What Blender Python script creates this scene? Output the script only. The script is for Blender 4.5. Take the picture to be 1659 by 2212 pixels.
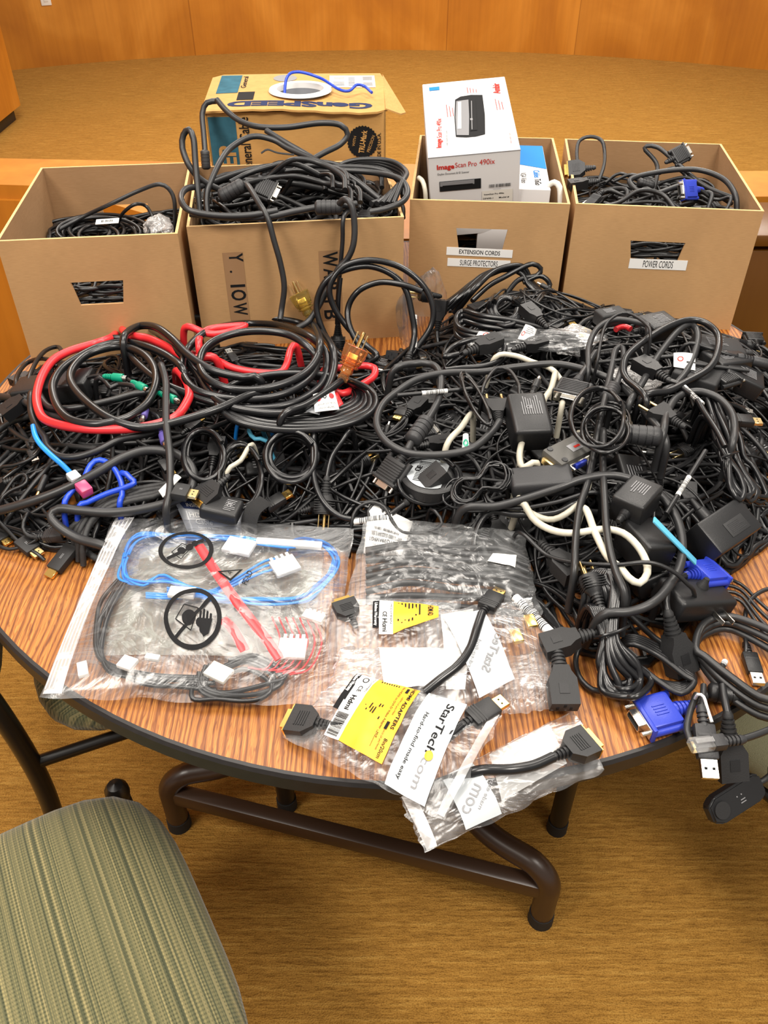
import bpy, bmesh, math, random
from mathutils import Vector, Matrix, noise
R = math.radians
random.seed(7)
for o in list(bpy.data.objects): bpy.data.objects.remove(o)
S = bpy.context.scene
COL = S.collection

# ---------------------------------------------------------------- camera, light, exposure
CAM_Z, PITCH, FPX = 1.56, R(40), 1807.0
cd = bpy.data.cameras.new('camera'); cam = bpy.data.objects.new('camera', cd); COL.objects.link(cam)
cam.location = (0, 0, CAM_Z); cam.rotation_euler = (R(90) - PITCH, 0, 0)
cd.sensor_fit = 'VERTICAL'; cd.sensor_height = 36; cd.lens = FPX / 2212 * 36; cd.clip_start = .02
S.camera = cam
S.view_settings.view_transform = 'Standard'; S.view_settings.look = 'None'
S.view_settings.gamma = 1; S.view_settings.use_curve_mapping = False
S.view_settings.exposure = -0.10
w = bpy.data.worlds.new('world'); S.world = w; w.use_nodes = True
w.node_tree.nodes['Background'].inputs[0].default_value = (1, .95, .88, 1)
w.node_tree.nodes['Background'].inputs[1].default_value = .50
def area(name, loc, sx, sy, power, col=(1, .93, .84), rot=(0, 0, 0)):
    l = bpy.data.lights.new(name, 'AREA'); l.shape = 'RECTANGLE'; l.size = sx; l.size_y = sy
    l.energy = power; l.color = col
    o = bpy.data.objects.new(name, l); COL.objects.link(o); o.location = loc; o.rotation_euler = rot
    return o
area('ceiling_lamp', (-.5, 1.25, 3.0), 1.0, 1.0, 48)
area('ceiling_lamp', (1.0, 2.2, 3.0), .9, .9, 40)
area('ceiling_lamp', (-1.4, 4.2, 3.0), .9, .9, 74)
area('ceiling_lamp', (1.6, 4.6, 3.0), .9, .9, 74)
area('ceiling_lamp', (.3, 6.4, 3.0), 2.0, .6, 74)
area('ceiling_lamp', (.9, -.1, 3.0), .8, .8, 66)
area('ceiling_lamp', (-1.5, -.2, 3.0), .8, .8, 62)

# ---------------------------------------------------------------- photo geometry: a pixel's ray met with a plane or a surface
SN, CS = math.sin(PITCH), math.cos(PITCH)
def ray(x, y):
    u = (x - 829.5) / FPX; v = (y - 1106) / FPX
    return u, CS - v * SN, -(SN + v * CS)
def atz(x, y, z):
    a, b, c = ray(x, y); k = (z - CAM_Z) / c
    return Vector((a * k, b * k, z))
def aty(x, y, Y):
    a, b, c = ray(x, y); k = Y / b
    return Vector((a * k, Y, CAM_Z + c * k))
TZ = .74
TC = Vector((.037, 1.267)); TR = .757

# ---------------------------------------------------------------- materials
def nt(name):
    m = bpy.data.materials.new(name); m.use_nodes = True
    t = m.node_tree; b = t.nodes['Principled BSDF']
    return m, t, b
def L(t, a, b): t.links.new(a, b)
def plain(name, col, rough=.5, metal=0, bump=0, bscale=60, spec=.5, coat=0, var=0):
    m, t, b = nt(name)
    b.inputs['Base Color'].default_value = (*col, 1); b.inputs['Roughness'].default_value = rough
    b.inputs['Metallic'].default_value = metal; b.inputs['Specular IOR Level'].default_value = spec
    b.inputs['Coat Weight'].default_value = coat
    if bump or var:
        tc = t.nodes.new('ShaderNodeTexCoord'); n = t.nodes.new('ShaderNodeTexNoise')
        n.inputs['Scale'].default_value = bscale; n.inputs['Detail'].default_value = 4
        L(t, tc.outputs['Object'], n.inputs['Vector'])
        if bump:
            bp = t.nodes.new('ShaderNodeBump'); bp.inputs['Strength'].default_value = bump; bp.inputs['Distance'].default_value = .002
            L(t, n.outputs[0], bp.inputs['Height']); L(t, bp.outputs[0], b.inputs['Normal'])
        if var:
            r = t.nodes.new('ShaderNodeValToRGB')
            r.color_ramp.elements[0].position = .3; r.color_ramp.elements[1].position = .7
            r.color_ramp.elements[0].color = (*[c * (1 - var) for c in col], 1); r.color_ramp.elements[1].color = (*[min(1, c * (1 + var)) for c in col], 1)
            L(t, n.outputs[0], r.inputs[0]); L(t, r.outputs[0], b.inputs['Base Color'])
    return m
def coords(t, scale=(1, 1, 1), rot=(0, 0, 0), kind='Object'):
    tc = t.nodes.new('ShaderNodeTexCoord'); mp = t.nodes.new('ShaderNodeMapping')
    mp.inputs['Scale'].default_value = scale; mp.inputs['Rotation'].default_value = rot
    L(t, tc.outputs[kind], mp.inputs[0]); return mp.outputs[0]
def nz(t, vec, scale, detail=4, dist=0):
    n = t.nodes.new('ShaderNodeTexNoise'); n.inputs['Scale'].default_value = scale
    n.inputs['Detail'].default_value = detail; n.inputs['Distortion'].default_value = dist
    L(t, vec, n.inputs['Vector']); return n.outputs[0]
def ramp(t, fac, stops):
    r = t.nodes.new('ShaderNodeValToRGB'); e = r.color_ramp.elements
    while len(e) < len(stops): e.new(.5)
    for k, (p, c) in enumerate(stops): e[k].position = p; e[k].color = (*c, 1)
    L(t, fac, r.inputs[0]); return r.outputs[0]
def mul(t, a, b, fac=1, mode='MULTIPLY'):
    m = t.nodes.new('ShaderNodeMix'); m.data_type = 'RGBA'; m.blend_type = mode
    m.inputs[0].default_value = fac
    L(t, a, m.inputs[6]); L(t, b, m.inputs[7]); return m.outputs[2]
def mth(t, op, a, b=None):
    m = t.nodes.new('ShaderNodeMath'); m.operation = op
    for k, q in enumerate((a, b)):
        if q is None: continue
        if isinstance(q, (int, float)): m.inputs[k].default_value = q
        else: L(t, q, m.inputs[k])
    return m.outputs[0]
def bumpn(t, b, h, strength, dist=.002):
    bp = t.nodes.new('ShaderNodeBump'); bp.inputs['Strength'].default_value = strength; bp.inputs['Distance'].default_value = dist
    L(t, h, bp.inputs['Height']); L(t, bp.outputs[0], b.inputs['Normal'])

def oak():
    m, t, b = nt('oak laminate')
    rot = (0, 0, R(-7))
    w_ = t.nodes.new('ShaderNodeTexWave'); w_.wave_type = 'BANDS'; w_.bands_direction = 'X'; w_.wave_profile = 'SIN'
    w_.inputs['Scale'].default_value = 40; w_.inputs['Distortion'].default_value = 26; w_.inputs['Detail'].default_value = 3
    w_.inputs['Detail Scale'].default_value = .22; w_.inputs['Detail Roughness'].default_value = .62
    L(t, coords(t, (1, .16, 1), rot), w_.inputs['Vector'])
    w2 = t.nodes.new('ShaderNodeTexWave'); w2.wave_type = 'BANDS'; w2.bands_direction = 'X'
    w2.inputs['Scale'].default_value = 110; w2.inputs['Distortion'].default_value = 30; w2.inputs['Detail'].default_value = 3; w2.inputs['Detail Scale'].default_value = .8
    L(t, coords(t, (1, .10, 1), rot), w2.inputs['Vector'])
    fine = nz(t, coords(t, (1, .03, 1), rot), 700, 3)
    broad = nz(t, coords(t, (1, .25, 1), rot), 9, 3, .6)
    c = ramp(t, w_.outputs[1], [(.05, (.255, .080, .015)), (.28, (.39, .145, .028)), (.60, (.49, .195, .038)), (.9, (.53, .22, .046))])
    c1 = ramp(t, w2.outputs[1], [(.05, (.66, .58, .52)), (.4, (1, 1, 1))])
    c2 = ramp(t, fine, [(.38, (.72, .66, .6)), (.55, (1, 1, 1))])
    c3 = ramp(t, broad, [(.3, (.86, .80, .74)), (.7, (1.0, 1.0, 1.0))])
    L(t, mul(t, mul(t, mul(t, c, c1), c2), c3), b.inputs['Base Color'])
    b.inputs['Roughness'].default_value = .45
    bumpn(t, b, fine, .12, .0006)
    return m
def carpet():
    m, t, b = nt('ochre loop carpet')
    band = nz(t, coords(t, (.07, 1, 1)), 120, 4, .2)
    rib = nz(t, coords(t, (.16, 1, 1)), 260, 2, .3)
    loop = nz(t, coords(t, (.8, 1, 1)), 420, 2)
    big = nz(t, coords(t, (.5, 1, 1)), 2.5, 3)
    c = ramp(t, band, [(.30, (.35, .175, .036)), (.52, (.44, .225, .046)), (.72, (.54, .30, .070))])
    c2 = ramp(t, loop, [(.30, (.70, .66, .60)), (.58, (1.08, 1.08, 1.08))])
    c4 = ramp(t, rib, [(.34, (.78, .75, .70)), (.55, (1.04, 1.04, 1.04))])
    c3 = ramp(t, big, [(.3, (.94, .94, .93)), (.7, (1, 1, 1))])
    L(t, mul(t, mul(t, mul(t, c, c2), c3), c4), b.inputs['Base Color'])
    b.inputs['Roughness'].default_value = .95; b.inputs['Specular IOR Level'].default_value = .1
    bumpn(t, b, mth(t, 'ADD', mth(t, 'ADD', mth(t, 'MULTIPLY', band, 1.5), rib), loop), .8, .004)
    return m
def veneer(name='cherry veneer', dark=1.0, panels=True):
    m, t, b = nt(name)
    fig = nz(t, coords(t, (1, 1, .6)), 1.7, 4, 1.0)
    gr = nz(t, coords(t, (1, 1, .03)), 34, 4)
    c = ramp(t, fig, [(.28, (.29 * dark, .100 * dark, .009 * dark)), (.5, (.37 * dark, .138 * dark, .012 * dark)), (.72, (.46 * dark, .19 * dark, .024 * dark))])
    c2 = ramp(t, gr, [(.3, (.92, .90, .88)), (.65, (1.03, 1.03, 1.03))])
    o = mul(t, c, c2)
    if panels:
        tc = t.nodes.new('ShaderNodeTexCoord'); sp = t.nodes.new('ShaderNodeSeparateXYZ'); L(t, tc.outputs['UV'], sp.inputs[0])
        fl = mth(t, 'FLOOR', sp.outputs[0]); wn = t.nodes.new('ShaderNodeTexWhiteNoise'); wn.noise_dimensions = '1D'; L(t, fl, wn.inputs['W'])
        tone = ramp(t, wn.outputs[0], [(0, (.93, .92, .90)), (1, (1.06, 1.07, 1.08))])
        fr = mth(t, 'FRACT', sp.outputs[0]); ed = mth(t, 'LESS_THAN', mth(t, 'MINIMUM', fr, mth(t, 'SUBTRACT', 1, fr)), .003)
        sm = ramp(t, ed, [(0, (1, 1, 1)), (1, (.7, .66, .6))])
        o = mul(t, mul(t, o, tone), sm)
    L(t, o, b.inputs['Base Color']); b.inputs['Roughness'].default_value = .38
    return m
def kraft(name, col, crease=.35):
    m, t, b = nt(name)
    n1 = nz(t, coords(t, (1, 1, 1)), 6, 5, .5); n2 = nz(t, coords(t, (1, 1, 12)), 70, 3)
    c = ramp(t, n1, [(.3, tuple(x * .88 for x in col)), (.7, tuple(x * 1.06 for x in col))])
    c2 = ramp(t, n2, [(.35, (.93, .92, .9)), (.65, (1.03, 1.03, 1.03))])
    L(t, mul(t, c, c2), b.inputs['Base Color']); b.inputs['Roughness'].default_value = .8; b.inputs['Specular IOR Level'].default_value = .25
    bumpn(t, b, n1, crease, .004)
    return m
def fabric():
    m, t, b = nt('green striped fabric')
    tc = t.nodes.new('ShaderNodeTexCoord'); sp = t.nodes.new('ShaderNodeSeparateXYZ'); L(t, tc.outputs['Object'], sp.inputs[0])
    x = sp.outputs[0]; y = sp.outputs[1]
    cm = t.nodes.new('ShaderNodeCombineXYZ'); L(t, mth(t, 'MULTIPLY', x, 1.0), cm.inputs[0])
    st = t.nodes.new('ShaderNodeTexNoise'); st.noise_dimensions = '1D'; st.inputs['Scale'].default_value = 190; st.inputs['Detail'].default_value = 3
    L(t, x, st.inputs['W'])
    st2 = t.nodes.new('ShaderNodeTexNoise'); st2.noise_dimensions = '1D'; st2.inputs['Scale'].default_value = 430; st2.inputs['Detail'].default_value = 1
    L(t, x, st2.inputs['W'])
    c = ramp(t, st.outputs[0], [(.30, (.070, .075, .042)), (.42, (.120, .118, .062)), (.55, (.165, .150, .074)), (.70, (.25, .215, .105))])
    yw = mth(t, 'SINE', mth(t, 'MULTIPLY', y, 1250)); xw = mth(t, 'SINE', mth(t, 'MULTIPLY', x, 1900))
    dash = mth(t, 'GREATER_THAN', mth(t, 'MULTIPLY', mth(t, 'ADD', yw, .35), mth(t, 'GREATER_THAN', st2.outputs[0], .53)), .3)
    d2 = mth(t, 'GREATER_THAN', mth(t, 'MULTIPLY', mth(t, 'SUBTRACT', .3, yw), mth(t, 'LESS_THAN', st2.outputs[0], .45)), .5)
    light = ramp(t, dash, [(0, (1, 1, 1)), (1, (1.45, 1.4, 1.3))]); dk = ramp(t, d2, [(0, (1, 1, 1)), (1, (.55, .6, .6))])
    L(t, mul(t, mul(t, c, light), dk), b.inputs['Base Color'])
    b.inputs['Roughness'].default_value = .9; b.inputs['Specular IOR Level'].default_value = .15
    b.inputs['Sheen Weight'].default_value = .2
    bumpn(t, b, mth(t, 'ADD', mth(t, 'MULTIPLY', yw, .5), mth(t, 'MULTIPLY', xw, .5)), .35, .0008)
    return m
def film(name, haze=.10, col=(.93, .94, .95), bump=.6, scale=26, gloss=.16):
    m = bpy.data.materials.new(name); m.use_nodes = True; t = m.node_tree; t.nodes.clear()
    out = t.nodes.new('ShaderNodeOutputMaterial')
    tr = t.nodes.new('ShaderNodeBsdfTransparent'); tr.inputs[0].default_value = (.97, .975, .98, 1)
    gl = t.nodes.new('ShaderNodeBsdfGlossy'); gl.inputs['Roughness'].default_value = .2; gl.inputs[0].default_value = (1, 1, 1, 1)
    df = t.nodes.new('ShaderNodeBsdfDiffuse'); df.inputs[0].default_value = (*col, 1)
    n = nz(t, coords(t, (1, 1.5, 1)), scale, 5, 1.4)
    rid = mth(t, 'ABSOLUTE', mth(t, 'SUBTRACT', n, .5))
    bp = t.nodes.new('ShaderNodeBump'); bp.inputs['Strength'].default_value = bump; bp.inputs['Distance'].default_value = .012
    L(t, rid, bp.inputs['Height']); L(t, bp.outputs[0], gl.inputs['Normal']); L(t, bp.outputs[0], df.inputs['Normal'])
    fr = t.nodes.new('ShaderNodeFresnel'); fr.inputs[0].default_value = 1.5; L(t, bp.outputs[0], fr.inputs['Normal'])
    m1 = t.nodes.new('ShaderNodeMixShader'); m2 = t.nodes.new('ShaderNodeMixShader')
    rr = t.nodes.new('ShaderNodeValToRGB'); rr.color_ramp.elements[0].position = 0; rr.color_ramp.elements[1].position = .05
    rr.color_ramp.elements[0].color = (min(1, haze * 3.0),) * 3 + (1,); rr.color_ramp.elements[1].color = (haze,) * 3 + (1,)
    L(t, rid, rr.inputs[0])
    L(t, rr.outputs[0], m1.inputs[0]); L(t, tr.outputs[0], m1.inputs[1]); L(t, df.outputs[0], m1.inputs[2])
    L(t, mth(t, 'MINIMUM', mth(t, 'ADD', mth(t, 'MULTIPLY', fr.outputs[0], .55), gloss * .12), .5), m2.inputs[0])
    L(t, m1.outputs[0], m2.inputs[1]); L(t, gl.outputs[0], m2.inputs[2]); L(t, m2.outputs[0], out.inputs[0])
    return m
def tinted(name, col, rough=.1):
    m, t, b = nt(name)
    b.inputs['Base Color'].default_value = (*col, 1); b.inputs['Roughness'].default_value = rough
    b.inputs['Transmission Weight'].default_value = .88; b.inputs['IOR'].default_value = 1.25
    b.inputs['Coat Weight'].default_value = .5
    return m
def cabmat(name, col, rough, bump=0):
    m, t, b = nt(name)
    n = nz(t, coords(t), 9, 4); sp = nz(t, coords(t), 160, 2)
    c = ramp(t, n, [(.3, tuple(x * .7 for x in col)), (.7, tuple(min(1, x * 1.4) for x in col))])
    L(t, c, b.inputs['Base Color'])
    r = t.nodes.new('ShaderNodeMapRange'); r.inputs[3].default_value = max(.1, rough - .1); r.inputs[4].default_value = rough + .14
    L(t, n, r.inputs[0]); L(t, r.outputs[0], b.inputs['Roughness'])
    b.inputs['Specular IOR Level'].default_value = .55
    if bump: bumpn(t, b, sp, bump, .001)
    return m
M = dict(
    oak=oak(), carpet=carpet(), veneer=veneer(dark=1.35), veneer2=veneer('desk veneer', 1.35, False), darkwood=veneer('dark wood', .36, False),
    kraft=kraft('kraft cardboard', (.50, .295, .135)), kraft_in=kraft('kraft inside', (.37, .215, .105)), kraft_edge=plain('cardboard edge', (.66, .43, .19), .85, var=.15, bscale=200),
    kraft2=kraft('golden cardboard', (.56, .31, .10), .6), fabric=fabric(),
    blk=cabmat('black rubber', (.008, .008, .009), .38), blk2=cabmat('glossy black vinyl', (.006, .006, .007), .27), grey=cabmat('charcoal vinyl', (.016, .016, .017), .40),
    blkplast=plain('black plastic', (.010, .010, .011), .42, bump=.12, bscale=900), blkmatte=plain('matte black plastic', (.014, .014, .015), .6, bump=.15, bscale=700),
    dgrey=plain('dark grey plastic', (.024, .024, .026), .5, bump=.15, bscale=700), braid=cabmat('braided sleeve', (.024, .024, .025), .6, .8),
    bronze=plain('brown powder coated steel', (.045, .022, .012), .35, spec=.6), blackmetal=plain('black painted steel', (.012, .010, .009), .35),
    edge=plain('black table edging', (.014, .012, .012), .45, var=.2), rubber=plain('black rubber foot', (.012, .012, .012), .7),
    red=cabmat('red vinyl', (.62, .022, .028), .32), blue=cabmat('sky blue vinyl', (.01, .22, .72), .3), royal=cabmat('royal blue vinyl', (.012, .06, .55), .32),
    white=plain('white paper', (.80, .79, .77), .55, spec=.3), cream=cabmat('beige vinyl', (.50, .47, .38), .4), offwhite=plain('off white plastic', (.72, .70, .64), .45),
    glosswhite=plain('white coated card', (.70, .69, .69), .55, spec=.15), vgablue=plain('blue plastic', (.022, .045, .42), .36, bump=.08, bscale=700),
    green=plain('green plastic', (.0, .27, .16), .35), purple=plain('purple plastic', (.10, .075, .30), .4), steel=plain('nickel plated steel', (.75, .72, .66), .26, 1),
    brass=plain('brass', (.80, .60, .28), .3, 1), gold=plain('gold plating', (.95, .62, .18), .25, 1), ink=plain('black ink', (.012, .012, .013), .7, spec=.12), print_grey=plain('grey ink', (.26, .26, .27), .7, spec=.15),
    redink=plain('red ink', (.55, .03, .02), .7, spec=.12), blueink=plain('blue ink', (.01, .20, .60), .6, spec=.15), yellow=plain('yellow print', (.80, .38, .006), .45), teal=plain('teal print', (.035, .115, .16), .8, spec=.1, var=.2, bscale=40),
    navy=plain('navy print', (.025, .035, .09), .8, spec=.1), silver=plain('silver grey card', (.30, .31, .33), .38, coat=.2), silverfoil=plain('pale grey print film', (.46, .49, .51), .35, coat=.2),
    tape=plain('brown packing tape', (.35, .20, .10), .25, coat=.3), pink=plain('pink plastic', (.60, .06, .16), .35), lightblue=plain('light blue plastic', (.10, .42, .62), .4),
    conv=plain('warm grey plastic', (.075, .072, .065), .5, bump=.1, bscale=500), film=film('clear poly film', .022, bump=.35, scale=9), hazy=film('hazy zip film', .22, (.95, .93, .92), .4, 40), film2=film('thin clear film', .03, (.9, .92, .93), .4, 10, .10),
    zip=film('milky zip strip', .30, (.93, .92, .92), .15, 8), clearyellow=tinted('clear yellow plastic', (.86, .70, .22)), clearorange=tinted('clear amber plastic', (.95, .42, .16)), clear=tinted('clear plastic', (.9, .9, .9), .08),
    antistat=film('grey metallic film', .55, (.30, .30, .265), .9, 16, .15), white2=film('translucent frosted film', .5, (.85, .85, .84), .3, 20), outlet=plain('outlet plastic', (.8, .78, .72), .4),
    scan=plain('scanner silver', (.22, .22, .23), .7, spec=.15), spoolin=plain('white plastic spool', (.80, .79, .76), .4), velcro=plain('velcro fabric', (.02, .02, .021), .95, bump=.8, bscale=1500), seat2=plain('grey green mesh fabric', (.20, .19, .11), .9, bump=.9, bscale=900),
)

# ---------------------------------------------------------------- mesh helpers
class MB:
    def __init__(s): s.bm = bmesh.new()
    def box(s, size, c=(0, 0, 0), bev=0, mat=None, seg=2, taper=None):
        g = bmesh.ops.create_cube(s.bm, size=1)['verts']
        for v in g:
            v.co = Vector((v.co.x * size[0], v.co.y * size[1], v.co.z * size[2]))
            if taper and v.co.x > 0: v.co.y *= taper[0]; v.co.z *= taper[1]
        if bev:
            es = list({e for v in g for e in v.link_edges})
            r = bmesh.ops.bevel(s.bm, geom=es, offset=bev, segments=seg, affect='EDGES', profile=.5)
            g = list({v for f in r['faces'] for v in f.verts} | {v for v in g if v.is_valid})
            g = list({v for a in g for f in a.link_faces for v in f.verts})
        T = (mat or Matrix.Identity(4)) @ Matrix.Translation(c)
        for v in g: v.co = T @ v.co
        return s
    def cyl(s, r1, r2, a, b, n=16, cap=True):
        a = Vector(a); b = Vector(b); d = (b - a).normalized(); u = d.orthogonal().normalized(); w_ = d.cross(u)
        ra = []; rb = []
        for k in range(n):
            t = 2 * math.pi * k / n; q = u * math.cos(t) + w_ * math.sin(t)
            ra.append(s.bm.verts.new(a + q * r1)); rb.append(s.bm.verts.new(b + q * r2))
        for k in range(n): s.bm.faces.new((ra[k], ra[(k + 1) % n], rb[(k + 1) % n], rb[k]))
        if cap: s.bm.faces.new(ra[::-1]); s.bm.faces.new(rb)
        return s
    def lathe(s, prof, M4=None, n=24, cap=True):
        # prof: (x along axis, radius)
        rings = []
        for (x, r) in prof:
            rings.append([s.bm.verts.new((M4 or Matrix.Identity(4)) @ Vector((x, r * math.cos(2 * math.pi * k / n), r * math.sin(2 * math.pi * k / n)))) for k in range(n)])
        for a, b in zip(rings, rings[1:]):
            for k in range(n): s.bm.faces.new((a[k], b[k], b[(k + 1) % n], a[(k + 1) % n]))
        if cap and prof[0][1] > 1e-5: s.bm.faces.new(rings[0])
        if cap and prof[-1][1] > 1e-5: s.bm.faces.new(rings[-1][::-1])
        return s
    def tube(s, pts, r, n=8, flat=1.0):
        pts = [Vector(p) for p in pts]; rings = []; N = len(pts)
        t0 = (pts[1] - pts[0]).normalized(); u = t0.cross(Vector((0, 0, 1)))
        if u.length < .01: u = t0.orthogonal()
        u.normalize()
        for i, p in enumerate(pts):
            t = (pts[min(i + 1, N - 1)] - pts[max(i - 1, 0)])
            t = t.normalized() if t.length > 1e-9 else t0
            u = u - t * u.dot(t); u = u.normalized() if u.length > 1e-6 else t.orthogonal().normalized()
            w_ = t.cross(u)
            rings.append([s.bm.verts.new(p + u * (r * math.cos(2 * math.pi * k / n)) + w_ * (r * flat * math.sin(2 * math.pi * k / n))) for k in range(n)])
        for a, b in zip(rings, rings[1:]):
            for k in range(n): s.bm.faces.new((a[k], a[(k + 1) % n], b[(k + 1) % n], b[k]))
        s.bm.faces.new(rings[0][::-1]); s.bm.faces.new(rings[-1])
        return s
    def poly(s, pts, th=0):
        vs = [s.bm.verts.new(p) for p in pts]
        f = s.bm.faces.new(vs)
        return s
    def prism(s, pts, a, b):
        lo = [s.bm.verts.new(Vector(p) + Vector(a)) for p in pts]; hi = [s.bm.verts.new(Vector(p) + Vector(b)) for p in pts]
        n = len(pts)
        for k in range(n): s.bm.faces.new((lo[k], lo[(k + 1) % n], hi[(k + 1) % n], hi[k]))
        s.bm.faces.new(lo[::-1]); s.bm.faces.new(hi); return s
    def grid(s, fn, nu, nv, closed=False):
        V = [[s.bm.verts.new(fn(i / nu, j / nv)) for j in range(nv + 1)] for i in range(nu + 1)]
        for i in range(nu):
            for j in range(nv): s.bm.faces.new((V[i][j], V[i + 1][j], V[i + 1][j + 1], V[i][j + 1]))
        return s
    def mesh(s, me, fn=None, M4=None):
        vs = [s.bm.verts.new(fn(v.co) if fn else (M4 @ v.co)) for v in me.vertices]
        for p in me.polygons:
            try: s.bm.faces.new([vs[k] for k in p.vertices])
            except ValueError: pass
        return s
    def data(s, name, mat, smooth=True, ang=38, fix=True):
        if fix: bmesh.ops.recalc_face_normals(s.bm, faces=s.bm.faces)
        me = bpy.data.meshes.new(name); s.bm.to_mesh(me); s.bm.free()
        if smooth:
            me.polygons.foreach_set('use_smooth', [True] * len(me.polygons))
            me.set_sharp_from_angle(angle=R(ang))
        me.materials.append(mat); return me
    def build(s, name, mat, parent=None, loc=None, smooth=True, ang=38, fix=True):
        if loc is not None:
            bmesh.ops.translate(s.bm, verts=s.bm.verts, vec=-Vector(loc))
        return obj(name, s.data(name, mat, smooth, ang, fix), parent, Matrix.Translation(loc) if loc is not None else None)
def obj(name, me, parent=None, M4=None):
    o = bpy.data.objects.new(name, me); COL.objects.link(o)
    if parent is not None:
        o.parent = parent
        if M4 is not None: o.matrix_basis = wmat(parent).inverted() @ M4
        else: o.matrix_basis = wmat(parent).inverted()
    elif M4 is not None: o.matrix_basis = M4
    return o
def wmat(o):
    m = o.matrix_basis.copy()
    while o.parent is not None: o = o.parent; m = o.matrix_basis @ m
    return m
def tag(o, label, cat, group=None, kind=None):
    o['label'] = label; o['category'] = cat
    if group: o['group'] = group
    if kind: o['kind'] = kind
    return o
def empty(name, loc, label, cat, group=None, rot=0):
    o = bpy.data.objects.new(name, None); COL.objects.link(o); o.location = loc; o.rotation_euler = (0, 0, rot); o.empty_display_size = .02
    return tag(o, label, cat, group)
def struct(o): o['kind'] = 'structure'; return o
_tc = {}
def text(st, bold=0.0, cond=1.0):
    k = (st, bold)
    if k not in _tc:
        c = bpy.data.curves.new('t', 'FONT'); c.body = st; c.size = 1; c.align_x = 'CENTER'; c.align_y = 'CENTER'; c.offset = bold; c.resolution_u = 3; c.fill_mode = 'FRONT'
        o = bpy.data.objects.new('t', c); COL.objects.link(o); bpy.context.view_layer.update()
        me = bpy.data.meshes.new_from_object(o.evaluated_get(bpy.context.evaluated_depsgraph_get()))
        bpy.data.objects.remove(o); _tc[k] = me
    return _tc[k]
def twidth(me):
    xs = [v.co.x for v in me.vertices]; return max(xs) - min(xs)
def frame(o, ex, ey):
    ex = Vector(ex).normalized(); ey = Vector(ey); ez = ex.cross(ey).normalized(); ey = ez.cross(ex)
    m = Matrix((ex, ey, ez)).transposed().to_4x4(); m.translation = Vector(o); return m
def put_text(mb, st, M4, x, y, h, width=None, rot=0, bold=0.0, z=0, mirror=False):
    me = text(st, bold); sy = h / .73; sx = (width / twidth(me)) if width else sy
    T = M4 @ Matrix.Translation((x, y, z)) @ Matrix.Rotation(rot, 4, 'Z') @ Matrix.Diagonal((-sx if mirror else sx, sy, 1, 1))
    mb.mesh(me, M4=T); return mb
def rect(mb, M4, x0, y0, x1, y1, z=0):
    mb.poly([M4 @ Vector(p) for p in ((x0, y0, z), (x1, y0, z), (x1, y1, z), (x0, y1, z))]); return mb
def lines(mb, M4, x0, y0, x1, y1, n, z=0, seed=1, vert=False, th=.35):
    r = random.Random(seed)
    for k in range(n):
        if vert:
            a = x0 + (x1 - x0) * (k + .1) / n; rect(mb, M4, a, y0, a + (x1 - x0) / n * r.uniform(.25, .7), y1, z)
        else:
            a = y0 + (y1 - y0) * (k + .2) / n; rect(mb, M4, x0, a, x0 + (x1 - x0) * r.uniform(.6, 1), a + (y1 - y0) / n * th, z)
    return mb
def spline(P_, step=.008, closed=False):
    P_ = [Vector(p) for p in P_]; n = len(P_); out = []
    def g(i): return P_[i % n] if closed else (P_[i] if 0 <= i < n else (P_[0] * 2 - P_[1] if i < 0 else P_[-1] * 2 - P_[-2]))
    for i in range(n if closed else n - 1):
        a, b, c, d = g(i - 1), g(i), g(i + 1), g(i + 2)
        m = max(2, int((c - b).length / step))
        for k in range(m):
            t = k / m
            out.append(.5 * ((2 * b) + (c - a) * t + (2 * a - 5 * b + 4 * c - d) * t * t + (3 * b - a - 3 * c + d) * t ** 3))
    if not closed: out.append(P_[-1])
    return out

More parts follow.
